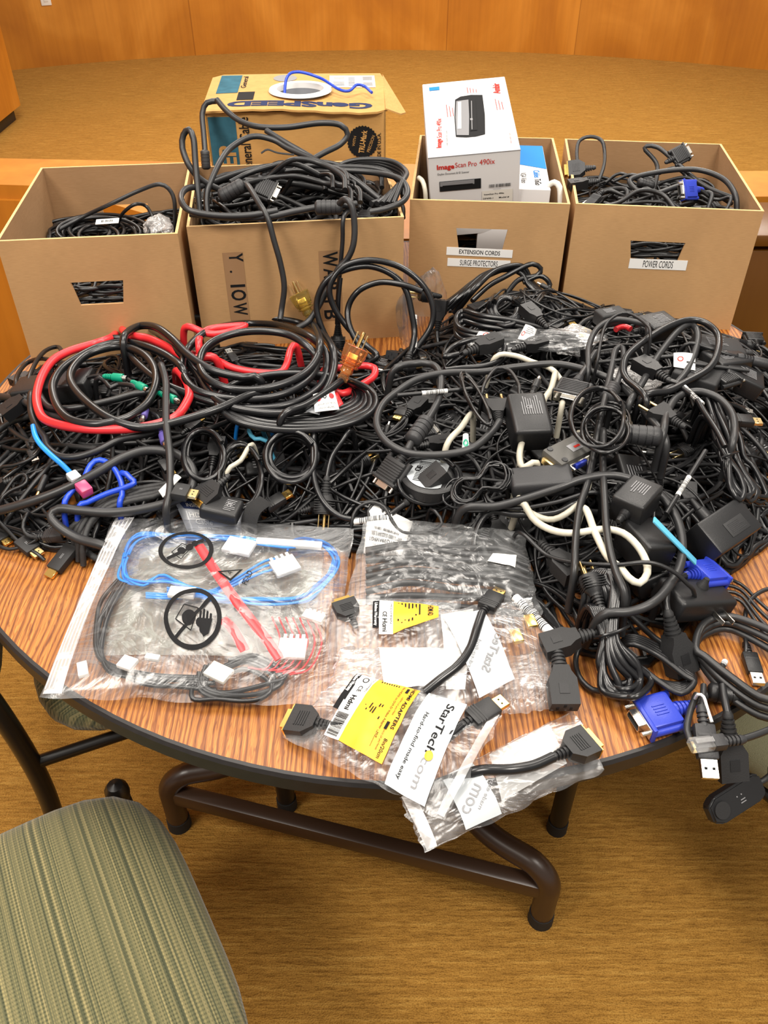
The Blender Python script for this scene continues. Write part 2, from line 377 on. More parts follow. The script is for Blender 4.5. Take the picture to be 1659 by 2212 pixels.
# ---------------------------------------------------------------- the setting
def setting():
    mb = MB(); mb.grid(lambda u, v: Vector((-6 + 12 * u, -2.5 + 12 * v, 0)), 2, 2); struct(mb.build('floor', M['carpet']))
    # curved panelled wall at the back
    Rw, cy, cx = 6.44, 1.52, .05
    bm = bmesh.new(); uv = bm.loops.layers.uv.new('UVMap'); A0, A1, N = R(-58), R(58), 90
    cut = [-1.2, -.49, -.255, .078, .237, .52, .80, 1.2]
    def pan(a):
        for k in range(len(cut) - 1):
            if a < cut[k + 1]: return k + (a - cut[k]) / (cut[k + 1] - cut[k])
        return len(cut)
    vs = []
    for k in range(N + 1):
        a = A0 + (A1 - A0) * k / N
        p = [(cx + Rw * math.sin(a), cy + Rw * math.cos(a)), (cx + (Rw + .1) * math.sin(a), cy + (Rw + .1) * math.cos(a))]
        vs.append([bm.verts.new((p[0][0], p[0][1], 0)), bm.verts.new((p[0][0], p[0][1], 3.0)), bm.verts.new((p[1][0], p[1][1], 3.0)), bm.verts.new((p[1][0], p[1][1], 0)), pan(a)])
    for k in range(N):
        a, b = vs[k], vs[k + 1]
        for q in range(3):
            f = bm.faces.new((a[q], b[q], b[q + 1], a[q + 1]))
            for l in f.loops: l[uv].uv = ((a if l.vert in a[:4] else b)[4], l.vert.co.z)
    me = bpy.data.meshes.new('wall_back'); bm.to_mesh(me); bm.free(); me.materials.append(M['veneer']); struct(obj('wall_back', me))
    # left wall return that ends at Y 5.91
    t = MB(); t.box((.5, 5.2, .62), (-2.63, 3.31, .39)); t.box((.5, 5.2, 2.29), (-2.63, 3.31, 1.855)); wl = struct(t.build('wall_left', M['veneer2'], smooth=False))
    t = MB(); t.box((.46, 5.15, .08), (-2.65, 3.30, .04)); struct(t.build('baseboard_left', M['edge'], smooth=False))
    # outlet
    p = aty(96, -4, 7.45); a = math.atan2(p.x - cx, p.y - cy); q = Vector((cx + (Rw - .004) * math.sin(a), cy + (Rw - .004) * math.cos(a), p.z + .02))
    F = frame(q, (math.cos(a), -math.sin(a), 0), (0, 0, 1))
    e = empty('wall_outlet', q, 'white electrical outlet plate on the curved wood wall at upper left', 'outlet')
    t = MB(); t.box((.075, .12, .008), bev=.003, mat=F); t.build('cover_plate', M['outlet'], e)
    t = MB(); [t.box((.032, .028, .004), (0, s * .022, .005), bev=.002, mat=F) for s in (-1, 1)]; t.build('socket', M['offwhite'], e)
setting()

def desk():
    e = empty('curved_desk', (0, 2.4, 0), 'long orange veneered desk running behind the cardboard boxes', 'desk')
    out = [(-1.9, 2.50), (-1.3, 2.45), (-.95, 2.42), (-.62, 2.2), (-.45, 2.05), (0, 2.035), (.5, 2.07), (.74, 2.10), (.79, 2.33), (1.2, 2.34), (1.9, 2.40), (1.9, 2.56), (1.0, 2.55), (0, 2.62), (-.6, 2.635), (-1.2, 2.67), (-1.9, 2.70)]
    t = MB(); t.prism([(x, y, 0) for x, y in out], (0, 0, .70), (0, 0, .74)); t.build('desk_top', M['veneer2'], e, smooth=False)
    inn = [(x * .985, 2.35 + (y - 2.35) * .82) for x, y in out]
    t = MB(); t.prism([(x, y, 0) for x, y in inn], (0, 0, .0), (0, 0, .70)); t.build('desk_panel', M['veneer2'], e, smooth=False)
    e = empty('wooden_cabinet', (1.2, 2.15, 0), 'dark reddish wood cabinet standing right of the table behind the power cords box', 'cabinet')
    t = MB(); t.box((.75, .22, .70), (1.19, 2.17, .35), bev=.003); t.build('body', M['darkwood'], e)
    t = MB(); t.box((.77, .235, .03), (1.19, 2.17, .728), bev=.004); t.build('top_panel', M['darkwood'], e)
desk()

def table():
    e = empty('round_table', (TC.x, TC.y, 0), 'round oak laminate table with black edge and brown tube base', 'table')
    t = MB(); n = 128
    prof = [(0, TZ - .001), (TR - .006, TZ - .001), (TR - .002, TZ - .0018)]
    t.lathe([(.0, TR - .004), (.025, TR - .004), (.025, 0)], Matrix.Translation((TC.x, TC.y, TZ - .025)) @ Matrix.Rotation(R(-90), 4, 'Y'), n)
    t.build('tabletop', M['oak'], e, loc=(TC.x, TC.y, TZ), ang=30)
    t = MB(); ring = [(-.028, TR - .012), (-.028, TR), (-.025, TR + .003), (-.004, TR + .003), (.0005, TR), (.0005, TR - .0045), (-.004, TR - .0045)]
    t.lathe(ring, Matrix.Translation((TC.x, TC.y, TZ)) @ Matrix.Rotation(R(-90), 4, 'Y'), n); t.build('edge_band', M['edge'], e, ang=25)
    t = MB(); t.cyl(TR - .02, TR - .02, (TC.x, TC.y, TZ - .045), (TC.x, TC.y, TZ - .027), 96); t.build('underside', M['blackmetal'], e)
    hub = Vector((-.02, 1.02, .165))
    L0 = Vector((-.410, .884, 0)); R0 = Vector((.287, .697, 0))
    zt = .165
    for foot, other in ((L0, Vector((-.29, .915, zt))), (R0, Vector((.175, .785, zt)))):
        t = MB(); d = (other - Vector((foot.x, foot.y, zt))).normalized()
        path = [foot + Vector((0, 0, .01)), foot + Vector((0, 0, zt - .075)), foot + Vector((0, 0, zt - .045))]
        for k in range(1, 7):
            a = R(90) * k / 6; path.append(foot + Vector((0, 0, zt - .045 + .045 * math.sin(a))) + d * (.045 * (1 - math.cos(a))))
        path += [other, other.lerp(hub, .5) + Vector((0, .02, 0)), hub]
        t.tube(spline(path, .01), .021, 16); t.build('base_tube', M['bronze'], e)
        t = MB(); t.cyl(.0235, .0225, foot, foot + Vector((0, 0, .028)), 18); t.build('foot_cap', M['rubber'], e)
    t = MB(); a = Vector((L0.x, L0.y, .115)); b = Vector((R0.x, R0.y, .115)); d = (b - a).normalized()
    t.box(((b - a).length, .030, .038), bev=.006, mat=frame((a + b) / 2, d, Vector((0, 0, 1)).cross(d))); t.build('crossbar', M['bronze'], e)
    t = MB(); t.cyl(.045, .045, hub - Vector((0, 0, .05)), (hub.x, hub.y, TZ - .05), 24); t.build('column', M['blackmetal'], e)
    for (x, y) in ((-.198, .925), (.345, .875), (-.25, 1.72), (.4, 1.68)):
        t = MB(); t.cyl(.018, .018, (x, y, .02), (x, y, TZ - .045), 18); t.build('leg', M['blackmetal'], e)
        t = MB(); t.cyl(.0205, .0200, (x, y, 0), (x, y, .03), 18); t.build('foot_cap', M['rubber'], e)
table()

def cushion(w_, d_, th, crown, cx=0, cy=0, cz=0, rot=None, bulge=.02, n=44):
    """Padded slab: rounded square outline with bowed sides and a crowned top."""
    t = MB(); rings = []
    def outline(s_, a):
        c, s = math.cos(a), math.sin(a); e = 4.2
        r = (abs(c) ** e + abs(s) ** e) ** (-1 / e)
        return Vector((w_ / 2 * r * c * s_, d_ / 2 * r * s * s_, 0))
    prof = [(0.001, th + crown), (.25, th + crown * .95), (.5, th + crown * .80), (.7, th + crown * .55), (.85, th + crown * .25), (.94, th - .006), (.985, th * .72), (1.0, th * .45), (.985, th * .2), (.95, .004), (.9, 0), (.001, 0)]
    for s_, z in prof:
        rings.append([t.bm.verts.new((rot or Matrix.Identity(4)) @ (outline(s_, 2 * math.pi * k / n) + Vector((cx, cy, cz + z)))) for k in range(n)])
    for a, b in zip(rings, rings[1:]):
        for k in range(n): t.bm.faces.new((a[k], a[(k + 1) % n], b[(k + 1) % n], b[k]))
    return t
def chair(x, y, a, label, seat_top=.47, knob=None, mat='fabric'):
    e = empty('upholstered_chair', (x, y, 0), label, 'chair', 'green upholstered chairs around the table', a)
    W = wmat(e)
    o = cushion(.50, .50, .065, .03, cz=seat_top - .085).build('seat', M[mat], e); o.matrix_basis = Matrix.Identity(4)
    B = Matrix.Translation((0, -.275, .50)) @ Matrix.Rotation(R(96), 4, 'X')
    o = cushion(.44, .34, .045, .02, cy=.15).build('backrest', M[mat], e); o.matrix_basis = B
    for s in (-1, 1):
        t = MB(); t.tube(spline([(s * .21, .265, .0), (s * .205, .255, .25), (s * .20, .25, seat_top - .075)], .02), .016, 14); t.lathe([(-.02, .016), (-.006, .019), (.006, .018), (.016, .012), (.020, 0)], Matrix.Translation((s * .20, .25, seat_top - .07)) @ Matrix.Rotation(R(-90), 4, 'Y'), 16)
        o = t.build('leg', M['blackmetal'], e); o.matrix_basis = Matrix.Identity(4)
        t = MB(); t.tube(spline([(s * .24, -.30, 0), (s * .235, -.27, .25), (s * .235, -.28, .5), (s * .225, -.33, .80)], .03), .016, 14)
        o = t.build('leg', M['blackmetal'], e); o.matrix_basis = Matrix.Identity(4)
        t = MB(); t.tube([(s * .205, .25, seat_top - .11), (s * .235, -.27, seat_top - .11)], .011, 10)
        o = t.build('side_rail', M['blackmetal'], e); o.matrix_basis = Matrix.Identity(4)
    t = MB(); t.tube([(-.2, .255, seat_top - .11), (.2, .255, seat_top - .11)], .011, 10); o = t.build('front_rail', M['blackmetal'], e); o.matrix_basis = Matrix.Identity(4)
    return e
# local +y is the front of the chair (towards the table)
chair(-.455, .395, R(31), 'green striped chair nearest the camera at lower left, its large seat filling the corner')
def chair_side():
    # the chair pushed under the table's left edge: seat edge, stretcher and back post show
    e = chair(-.405, 1.10, R(-70), 'green striped chair pushed under the left edge of the table')
chair_side()
chair(.74, .93, R(38), 'chair with grey green mesh seat tucked under the right edge of the table', mat='seat2')

# ---------------------------------------------------------------- cardboard boxes
RIM = .985; BH = RIM - TZ
def carton_box(fl, rot, w_, d_, label, hole=True, holes_z=(.135, .185), fx=(.30, .66), back_hole=True):
    """Open box; local x along the front, y towards the back; origin = front left bottom corner."""
    e = empty('cardboard_box', (fl[0], fl[1], TZ), label, 'box', 'open cardboard file boxes on the table', rot)
    th = .005
    def wall(w, hole):
        t = MB(); z0, z1 = 0, BH
        if hole:
            x0, x1 = hole[0] * w, hole[1] * w; h0, h1 = hole[2], hole[3]
            xs = [0, x0, x1, w]; zs = [0, h0, h1, z1]
        else: xs = [0, w]; zs = [0, z1]
        V = {}
        def gv(i, j, k):
            if (i, j, k) not in V:
                x = xs[i]; z = zs[j]
                if hole and j == 1 and i in (1, 2): x += .008 * (1 if i == 1 else -1)
                V[(i, j, k)] = t.bm.verts.new((x, k * th, z))
            return V[(i, j, k)]
        nx, nz_ = len(xs) - 1, len(zs) - 1
        solid = lambda i, j: not (hole and i == 1 and j == 1) and 0 <= i < nx and 0 <= j < nz_
        for i in range(nx):
            for j in range(nz_):
                if not solid(i, j): continue
                for k in (0, 1): t.bm.faces.new((gv(i, j, k), gv(i + 1, j, k), gv(i + 1, j + 1, k), gv(i, j + 1, k)))
                for (di, dj, a, b) in ((-1, 0, (i, j), (i, j + 1)), (1, 0, (i + 1, j), (i + 1, j + 1)), (0, -1, (i, j), (i + 1, j)), (0, 1, (i, j + 1), (i + 1, j + 1))):
                    if not solid(i + di, j + dj):
                        t.bm.faces.new((gv(*a, 0), gv(*b, 0), gv(*b, 1), gv(*a, 1)))
        bmesh.ops.remove_doubles(t.bm, verts=t.bm.verts, dist=1e-6)
        return t
    def add(t, name, M4, mat='kraft'):
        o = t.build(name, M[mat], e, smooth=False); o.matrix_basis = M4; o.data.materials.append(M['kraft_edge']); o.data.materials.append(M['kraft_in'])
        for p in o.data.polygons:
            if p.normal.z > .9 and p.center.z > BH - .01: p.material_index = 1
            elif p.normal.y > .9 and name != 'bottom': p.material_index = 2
        return o
    hz = (fx[0], fx[1]) + holes_z if hole else None
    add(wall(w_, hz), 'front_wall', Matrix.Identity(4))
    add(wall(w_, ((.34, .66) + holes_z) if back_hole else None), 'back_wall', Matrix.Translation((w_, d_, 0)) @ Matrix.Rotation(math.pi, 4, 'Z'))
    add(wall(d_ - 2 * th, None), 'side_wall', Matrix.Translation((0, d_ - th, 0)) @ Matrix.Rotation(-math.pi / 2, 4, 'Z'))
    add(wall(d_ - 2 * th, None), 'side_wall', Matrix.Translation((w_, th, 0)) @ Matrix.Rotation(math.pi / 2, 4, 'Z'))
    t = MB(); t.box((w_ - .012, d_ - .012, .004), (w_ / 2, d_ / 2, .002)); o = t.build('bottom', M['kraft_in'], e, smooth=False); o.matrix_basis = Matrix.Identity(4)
    return e, wmat(e)
b1, W1 = carton_box((-.676, 1.418), R(6.5), .312, .395, 'leftmost open cardboard box, loosely filled with thin black cables', holes_z=(.118, .163), fx=(.345, .645))
b2, W2 = carton_box((-.356, 1.484), R(7.0), .396, .335, 'open cardboard box overflowing with thick black monitor cables, black letters on taped front', hole=False, back_hole=False)
b3, W3 = carton_box((.050, 1.622), R(-4.5), .306, .42, 'open cardboard box labelled extension cords and surge protectors', holes_z=(.145, .192), fx=(.30, .63), back_hole=False)
b4, W4 = carton_box((.366, 1.600), R(-6.5), .348, .415, 'rightmost open cardboard box labelled power cords, full of cables', holes_z=(.135, .178), fx=(.33, .63), back_hole=False)
def F_front(W, off=.0006):  # frame on a box front: x right, y up
    return frame(W @ Vector((0, -off, 0)), W.to_3x3() @ Vector((1, 0, 0)), (0, 0, 1))
def to_front(W, x, y):      # pixel -> local (x,z) on the box front plane
    o = W.translation; n = W.to_3x3() @ Vector((0, 1, 0)); d = Vector(ray(x, y)); c = Vector((0, 0, CAM_Z))
    k = (o - c).dot(n) / d.dot(n); q = W.inverted() @ (c + d * k); return q.x, q.z
def strip_label(W, parent, q, name, st, width, **kw):
    (xa, ya), (xb, yb), (xc, yc) = [to_front(W, *p) for p in q]   # left bottom, right bottom, left top
    F = frame(F_front(W) @ Vector((xa, ya, 0)), (F_front(W).to_3x3() @ Vector((xb - xa, yb - ya, 0))), F_front(W).to_3x3() @ Vector((xc - xa, yc - ya, 0)))
    wd = math.hypot(xb - xa, yb - ya); h = yc - ya
    t = MB(); t.box((wd, h, .0006), (wd / 2, h / 2, 0), mat=F); lb = t.build(name, M['white'], parent, smooth=False); lb['label'] = 'white label reading ' + st.lower()
    t = MB(); put_text(t, st, F, wd / 2, h * .48, h * kw.get('hh', .55), wd * width, z=.0006, bold=kw.get('bold', 0)); t.build('lettering', M['ink'], lb, smooth=False)
strip_label(W3, b3, [(964, 550), (1106, 557), (963, 533)], 'paper_label', 'EXTENSION CORDS', .62, bold=.01)
strip_label(W3, b3, [(966, 574), (1101, 580), (965, 557)], 'paper_label', 'SURGE PROTECTORS', .60, hh=.72)
strip_label(W4, b4, [(1357, 579), (1481, 584), (1361, 558)], 'paper_label', 'POWER CORDS', .52, hh=.72)
# taped lettering on box 2
def taped(x0, x1, y0, y1, items):
    F = F_front(W2); a = to_front(W2, x0, y0); b = to_front(W2, x1, y1)
    w_ = b[0] - a[0]; xa, xb = a[0], b[0]; za, zb = b[1], a[1]
    t = MB(); rect(t, F, xa, max(.002, za), xb, zb, .0002); tp = t.build('packing_tape', M['tape'], b2, smooth=False)
    t = MB()
    for ch, px, py, h, wd, bold in items:
        q = to_front(W2, px, py); put_text(t, ch, F, q[0], q[1], h, wd, rot=-math.pi / 2, bold=bold, z=.0006)
    t.build('lettering', M['ink'], tp, smooth=False)
taped(480, 540, 546, 690, [('Y', 508, 556, .026, .017, .02), ('.', 507, 586, .02, None, .02), ('I', 512, 617, .028, None, .02), ('O', 514, 637, .028, .022, .02), ('W', 518, 667, .026, .026, .02)])
taped(688, 740, 542, 690, [('W', 712, 560, .028, .030, .02), ('A', 713, 590, .028, .020, .02), ('R', 714, 618, .028, .02, .02), ('T', 714, 650, .028, .02, .02), ('B', 714, 678, .028, .02, .02)])

# ---------------------------------------------------------------- wire carton behind box 2
def wire_carton():
    o_ = Vector((-.378, 1.895, TZ)); e = empty('wire_carton', o_, 'worn golden carton with teal band, white spool hole and blue wire on top', 'box', None, R(2.5)); W = wmat(e)
    w_, d_, h = .382, .255, .330
    t = MB(); th = .004
    t.box((w_, th, h), (w_ / 2, th / 2, h / 2)); t.box((w_, th, h), (w_ / 2, d_ - th / 2, h / 2)); t.box((th, d_, h), (th / 2, d_ / 2, h / 2)); t.box((th, d_, h), (w_ - th / 2, d_ / 2, h / 2)); t.box((w_, d_, th), (w_ / 2, d_ / 2, th / 2))
    o = t.build('carton_body', M['kraft2'], e, smooth=False); o.matrix_basis = Matrix.Identity(4)
    # top flap, slightly bowed, with the spool hole cut in it
    hx, hy, hr = .198, .115, .058
    def topz(x, y): return h + .006 + .004 * math.sin(x * 14) * (1 - y / d_) + .012 * y / d_ - .006 * abs(x - .17)
    t = MB(); n = 48; rings = []
    for s in (0, .25, .5, .75, 1):
        ring = []
        for k in range(n):
            a = 2 * math.pi * k / n; c, sn = math.cos(a), math.sin(a)
            ex = (w_ + .004 - hx if c > 0 else hx + .008) / max(1e-6, abs(c)); ey = (d_ - hy if sn > 0 else hy + .012) / max(1e-6, abs(sn)); rr = min(ex, ey)
            r_ = hr + (rr - hr) * s; x, y = hx + c * r_, hy + sn * r_
            if s == 1 and sn < 0: y += .003 * math.sin(x * 90)
            ring.append((x, y))
        rings.append(ring)
    vt = [[t.bm.verts.new((x, y, topz(x, y))) for x, y in r_] for r_ in rings]; vb = [[t.bm.verts.new((x, y, topz(x, y) - .004)) for x, y in r_] for r_ in rings]
    for A in (vt, vb):
        for a, b in zip(A, A[1:]):
            for k in range(n): t.bm.faces.new((a[k], a[(k + 1) % n], b[(k + 1) % n], b[k]))
    for k in range(n):
        for i in (0, -1): t.bm.faces.new((vt[i][k], vt[i][(k + 1) % n], vb[i][(k + 1) % n], vb[i][k]))
    o = t.build('top_flap', M['kraft2'], e); o.matrix_basis = Matrix.Identity(4)
    t = MB(); t.prism([(w_, .0, h + .002), (w_ + .032, -.004, h - .008), (w_ + .045, .03, h - .014), (w_ + .004, d_, h + .012)], (0, 0, 0), (0, 0, .003)); o = t.build('side_flap', M['kraft2'], e, smooth=False); o.matrix_basis = Matrix.Identity(4)
    t = MB(); T = Matrix.Translation((hx, hy, 0)) @ Matrix.Rotation(R(-90), 4, 'Y')
    zt = topz(hx, hy)
    t.lathe([(zt + .003, hr + .012), (zt + .007, hr + .010), (zt + .007, hr - .006), (zt - .004, hr - .008)], T, 40, False)
    o = t.build('spool_ring', M['spoolin'], e, fix=False); o.matrix_basis = Matrix.Identity(4)
    t = MB(); t.lathe([(zt - .004, hr - .0078), (zt - .20, hr - .014), (zt - .202, 0.0)], T, 40, False); o = t.build('spool_core', M['silver'], e, fix=False); o.matrix_basis = Matrix.Identity(4)
    F = Matrix(((1, 0, 0, 0), (0, 0, -1, -.0012), (0, 1, 0, 0), (0, 0, 0, 1)))  # front: x right, y up
    def part(t, name, mat, parent=None):
        o = t.build(name, M[mat], None, smooth=False); o.parent = parent or e; return o
    t = MB(); rect(t, F, .004, 0, .062, h - .008, .0); band = part(t, 'printed_band', 'teal')
    t = MB(); put_text(t, 'TURBER', F, .040, .185, .036, .17, rot=math.pi / 2, bold=.03, z=.0006); part(t, 'lettering', 'kraft2', band)
    t = MB(); put_text(t, 'General Cable', F, .080, .262, .022, .118, rot=math.pi / 2, bold=.012, z=.0004)
    put_text(t, 'MADE IN U.S.A.', F, w_ - .014, h - .075, .008, .062, rot=math.pi / 2, bold=.02, z=.0004); part(t, 'printing', 'ink')
    t = MB(); n = 60; t.poly([F @ Vector((.335 - .003 + (.034 if k % 2 else .0315) * math.cos(2 * math.pi * k / n), h - .062 + (.034 if k % 2 else .0315) * math.sin(2 * math.pi * k / n), .0004)) for k in range(n)]); seal = part(t, 'printed_seal', 'ink')
    t = MB(); put_text(t, 'TRU-Mark', F, .333, h - .062, .012, .048, rot=R(80), bold=.03, z=.001); put_text(t, 'WITH', F, .314, h - .060, .006, None, rot=R(78), z=.001); put_text(t, 'PRECISION', F, .350, h - .066, .007, .036, rot=R(70), z=.001); part(t, 'lettering', 'kraft2', seal)
    # printing on the top
    def ft(x, y, z=.0008): return Vector((x, y, topz(x, y) + z))
    t = MB(); t.grid(lambda u, v: ft(.012 + .048 * u, .11 + .135 * v), 4, 6); part(t, 'printed_corner', 'teal')
    def top_text(t, st, cx, cy, hh, wd, rot, bold):
        me = text(st, bold); sy = hh / .73; sx = wd / twidth(me); c, s = math.cos(rot), math.sin(rot)
        t.mesh(me, fn=lambda v: ft(cx + c * v.x * sx - s * v.y * sy, cy + s * v.x * sx + c * v.y * sy))
    t = MB(); top_text(t, 'GenSPEED', .20, .030, .034, .31, math.pi, .05); part(t, 'printing', 'navy')
    t = MB(); top_text(t, 'General', .070, .19, .012, .09, math.pi / 2, .01); t.grid(lambda u, v: ft(.062 + .036 * u, .055 + .058 * v), 2, 2); part(t, 'dark_cutout', 'ink')
    t = MB(); t.poly([ft(.160 + .027 * math.cos(k / 30 * 2 * math.pi), .216 + .027 * math.sin(k / 30 * 2 * math.pi)) for k in range(30)]); part(t, 'printed_seal', 'print_grey')
    t = MB(); t.grid(lambda u, v: ft(.262 + .104 * u, .150 + .085 * v, .001), 4, 4); lb = part(t, 'shipping_label', 'white')
    t = MB()
    for (a, b, c, d, n) in ((.270, .16, .296, .19, 4), (.272, .205, .296, .225, 8), (.305, .16, .32, .225, 6), (.338, .16, .360, .185, 7), (.338, .20, .36, .228, 7)):
        for k in range(n): y0 = b + (d - b) * k / n; t.poly([ft(a, y0, .0016), ft(c, y0, .0016), ft(c, y0 + (d - b) / n * .45, .0016), ft(a, y0 + (d - b) / n * .45, .0016)])
    part(t, 'barcode', 'print_grey', lb)
    pts = [W @ Vector(p) for p in ((hx - .03, hy - .02, zt - .085), (hx - .036, hy - .01, zt - .03), (hx - .030, hy + .02, zt + .022), (hx - .005, hy + .035, zt + .032), (hx + .045, hy + .022, zt + .022), (hx + .085, hy - .025, zt + .010), (hx + .108, hy - .035, zt + .009), (hx + .125, hy - .015, zt + .016), (hx + .142, hy - .012, zt + .012), (hx + .157, hy - .040, zt + .006))]
    t = MB(); t.tube(spline(pts, .005), .0032, 10); o = t.build('blue_wire', M['royal'], None, loc=pts[0]); tag(o, 'blue network wire coming out of the white spool hole of the carton', 'wire')
wire_carton()

# ---------------------------------------------------------------- retail boxes in box 3
def scanner_box():
    A = Vector((.085, 1.68, 1.045)); Bx = Vector((.2615, 1.678, 1.061)); C_ = Vector((.092, 1.99, 1.104))
    F = frame(A, Bx - A, C_ - A)   # x right, y back, z up
    w_, d_, h = .178, .316, .175
    e = empty('scanner_box', A - Vector((0, 0, .17)), 'white retail box with scanner pictures standing in the extension cords box', 'box')
    t = MB(); t.box((w_, d_, h), (w_ / 2, d_ / 2, -h / 2), bev=.0012, mat=F, seg=1); t.build('carton', M['glosswhite'], e, smooth=False)
    t = MB(); t.box((w_ + .0008, .0010, .0012), (w_ / 2, -.0002, -.001), mat=F); t.build('lid_seam', M['print_grey'], e, smooth=False)
    G = F @ Matrix(((1, 0, 0, 0), (0, 0, -1, -.0010), (0, 1, 0, 0), (0, 0, 0, 1)))  # front face: x right, y up(neg down)
    T = F @ Matrix.Translation((0, 0, .0010))
    ink = MB(); red = MB(); gr = MB(); dk = MB(); sv = MB(); bl = MB()
    put_text(red, 'Image', G, .033, -.022, .0100, .034, bold=.03); put_text(red, 'Scan Pro', G, .073, -.0205, .0105, .042); put_text(red, '490ix', G, .114, -.019, .0115, .030)
    put_text(ink, 'Duplex Document & ID Scanner', G, .048, -.036, .0045, .062)
    dk.box((.082, .021, .0006), (.061, -.062, 0), bev=.0002, mat=G); sv.box((.068, .009, .0006), (.055, -.057, .0005), mat=G); dk.box((.06, .0012, .0006), (.056, -.0605, .001), mat=G)
    lines(dk, G, .118, -.073, .162, -.066, 22, .0008, 3, True); lines(gr, G, .126, -.077, .15, -.0752, 1, .0008)
    # top: scanner picture and texts turned 90 degrees
    pts = [(.058, .070), (.078, .064), (.098, .064), (.116, .070), (.122, .15), (.124, .238), (.100, .243), (.078, .240), (.066, .228), (.060, .15)]
    dk.poly([T @ Vector((x, y, 0)) for x, y in pts]); sv.poly([T @ Vector(p) for p in ((.060, .076, .0004), (.084, .071, .0004), (.090, .15, .0004), (.0935, .222, .0004), (.068, .220, .0004), (.062, .15, .0004))])
    lt = MB(); lt.poly([T @ Vector(p) for p in ((.063, .10, .0007), (.071, .10, .0007), (.078, .215, .0007), (.071, .215, .0007))])
    dk.poly([T @ Vector(p) for p in ((.088, .088, .0008), (.102, .088, .0008), (.108, .218, .0008), (.096, .218, .0008))]); gr.poly([T @ Vector(p) for p in ((.091, .092, .0010), (.0925, .092, .0010), (.100, .214, .0010), (.0985, .214, .0010))]); gr.poly([T @ Vector(p) for p in ((.091, .13, .0012), (.096, .13, .0012), (.096, .138, .0012), (.091, .138, .0012))])
    put_text(red, 'Image', T, .024, .050, .0105, .036, rot=R(88), bold=.03); put_text(red, 'Scan Pro 490ix', T, .0275, .112, .0105, .080, rot=R(88), bold=.01); put_text(ink, 'Duplex Document & ID Scanner', T, .040, .068, .004, .062, rot=R(88))
    put_text(red, 'Ambir', T, .156, .262, .015, .048, rot=R(88), bold=.03); put_text(red, 'www.ambir.com', T, .163, .045, .004, .042, rot=R(88))
    for (x, y, n, l) in ((.094, .252, 4, .028), (.046, .155, 3, .055), (.148, .165, 3, .050)):
        for k in range(n): red.poly([T @ Vector((x + k * .006, y, .0)), T @ Vector((x + k * .006 + .0012, y, .0)), T @ Vector((x + k * .006 + .0012, y + l * (1 - .15 * k), .0)), T @ Vector((x + k * .006, y + l * (1 - .15 * k), .0))])
    rect(bl, T, .014, .280, .036, .296)
    lb = MB(); rect(lb, G, .104, -.130, .165, -.079, .0004)
    for nm, t, mt in (('red_printing', red, 'redink'), ('black_printing', ink, 'ink'), ('small_print', gr, 'print_grey'), ('scanner_picture', dk, 'ink'), ('scanner_picture', sv, 'scan'), ('scanner_picture', lt, 'silverfoil'), ('blue_logo', bl, 'blueink'), ('cream_sticker', lb, 'offwhite')):
        t.build(nm, M[mt], e, smooth=False)
    t = MB(); put_text(t, 'ImageScan Pro 490ix', G, .128, -.087, .0035, .040, z=.0006, bold=.02); put_text(t, 'DP490-1      Model #', G, .132, -.096, .0035, .052, z=.0006, bold=.02); t.build('black_printing', M['ink'], e, smooth=False)
scanner_box()
def extender_box():
    A = Vector((.195, 1.712, .842)); w_, d_, h = .140, .285, .135
    e = empty('extender_box', A, 'white and blue retail box beside the scanner box in the extension cords box', 'box'); F = Matrix.Translation(A) @ Matrix.Rotation(R(-5), 4, 'Z')
    t = MB(); t.box((w_, d_, h), (w_ / 2, d_ / 2, h / 2), bev=.001, mat=F, seg=1); t.build('carton', M['glosswhite'], e, smooth=False)
    T = F @ Matrix.Translation((0, 0, h + .0006))
    t = MB(); t.poly([T @ Vector((x, y, 0)) for x, y in [(.001, d_ - .001), (.001, .165), (.05, .160), (.09, .148), (.139, .125), (.139, d_ - .001)]]); t.build('blue_printing', M['blueink'], e, smooth=False)
    t = MB(); put_text(t, 'Cables', T, .116, .092, .013, .045, rot=R(-90), bold=.02, z=.0002); t.build('blue_lettering', M['blueink'], e, smooth=False)
    t = MB(); put_text(t, 'ToGo', T, .116, .042, .013, .038, rot=R(-90), bold=.02, z=.0002); put_text(t, 'VGA Video', T, .088, .065, .012, .064, rot=R(-90), z=.0002); put_text(t, 'Extender', T, .072, .050, .010, .055, rot=R(-90), z=.0002); t.build('black_lettering', M['ink'], e, smooth=False)
extender_box()

# ---------------------------------------------------------------- the heap: a height field over the table, and things draped on it
FOOT = [atz(x, y, TZ).xy for x, y in [(-60, 900), (-70, 1150), (60, 1200), (150, 1215), (330, 1220), (700, 1200), (900, 1230), (1100, 1290), (1230, 1430), (1400, 1470), (1470, 1420), (1540, 1300), (1680, 1190), (1780, 1100), (1740, 800), (1600, 745)]] + [atz(x, y, TZ).xy for x, y in [(1480, 715), (1300, 690), (1100, 680), (960, 690), (870, 765), (800, 780), (600, 755), (400, 755), (200, 785), (90, 790), (20, 850)]]
def sdist(p, poly):
    ins = False; best = 9e9; n = len(poly)
    for i in range(n):
        a = poly[i]; b = poly[(i + 1) % n]
        if (a.y > p.y) != (b.y > p.y) and p.x < (b.x - a.x) * (p.y - a.y) / (b.y - a.y) + a.x: ins = not ins
        ab = b - a; t = max(0, min(1, (p - a).dot(ab) / ab.length_squared)); best = min(best, (p - a - ab * t).length)
    return best if ins else -best
_hc = {}
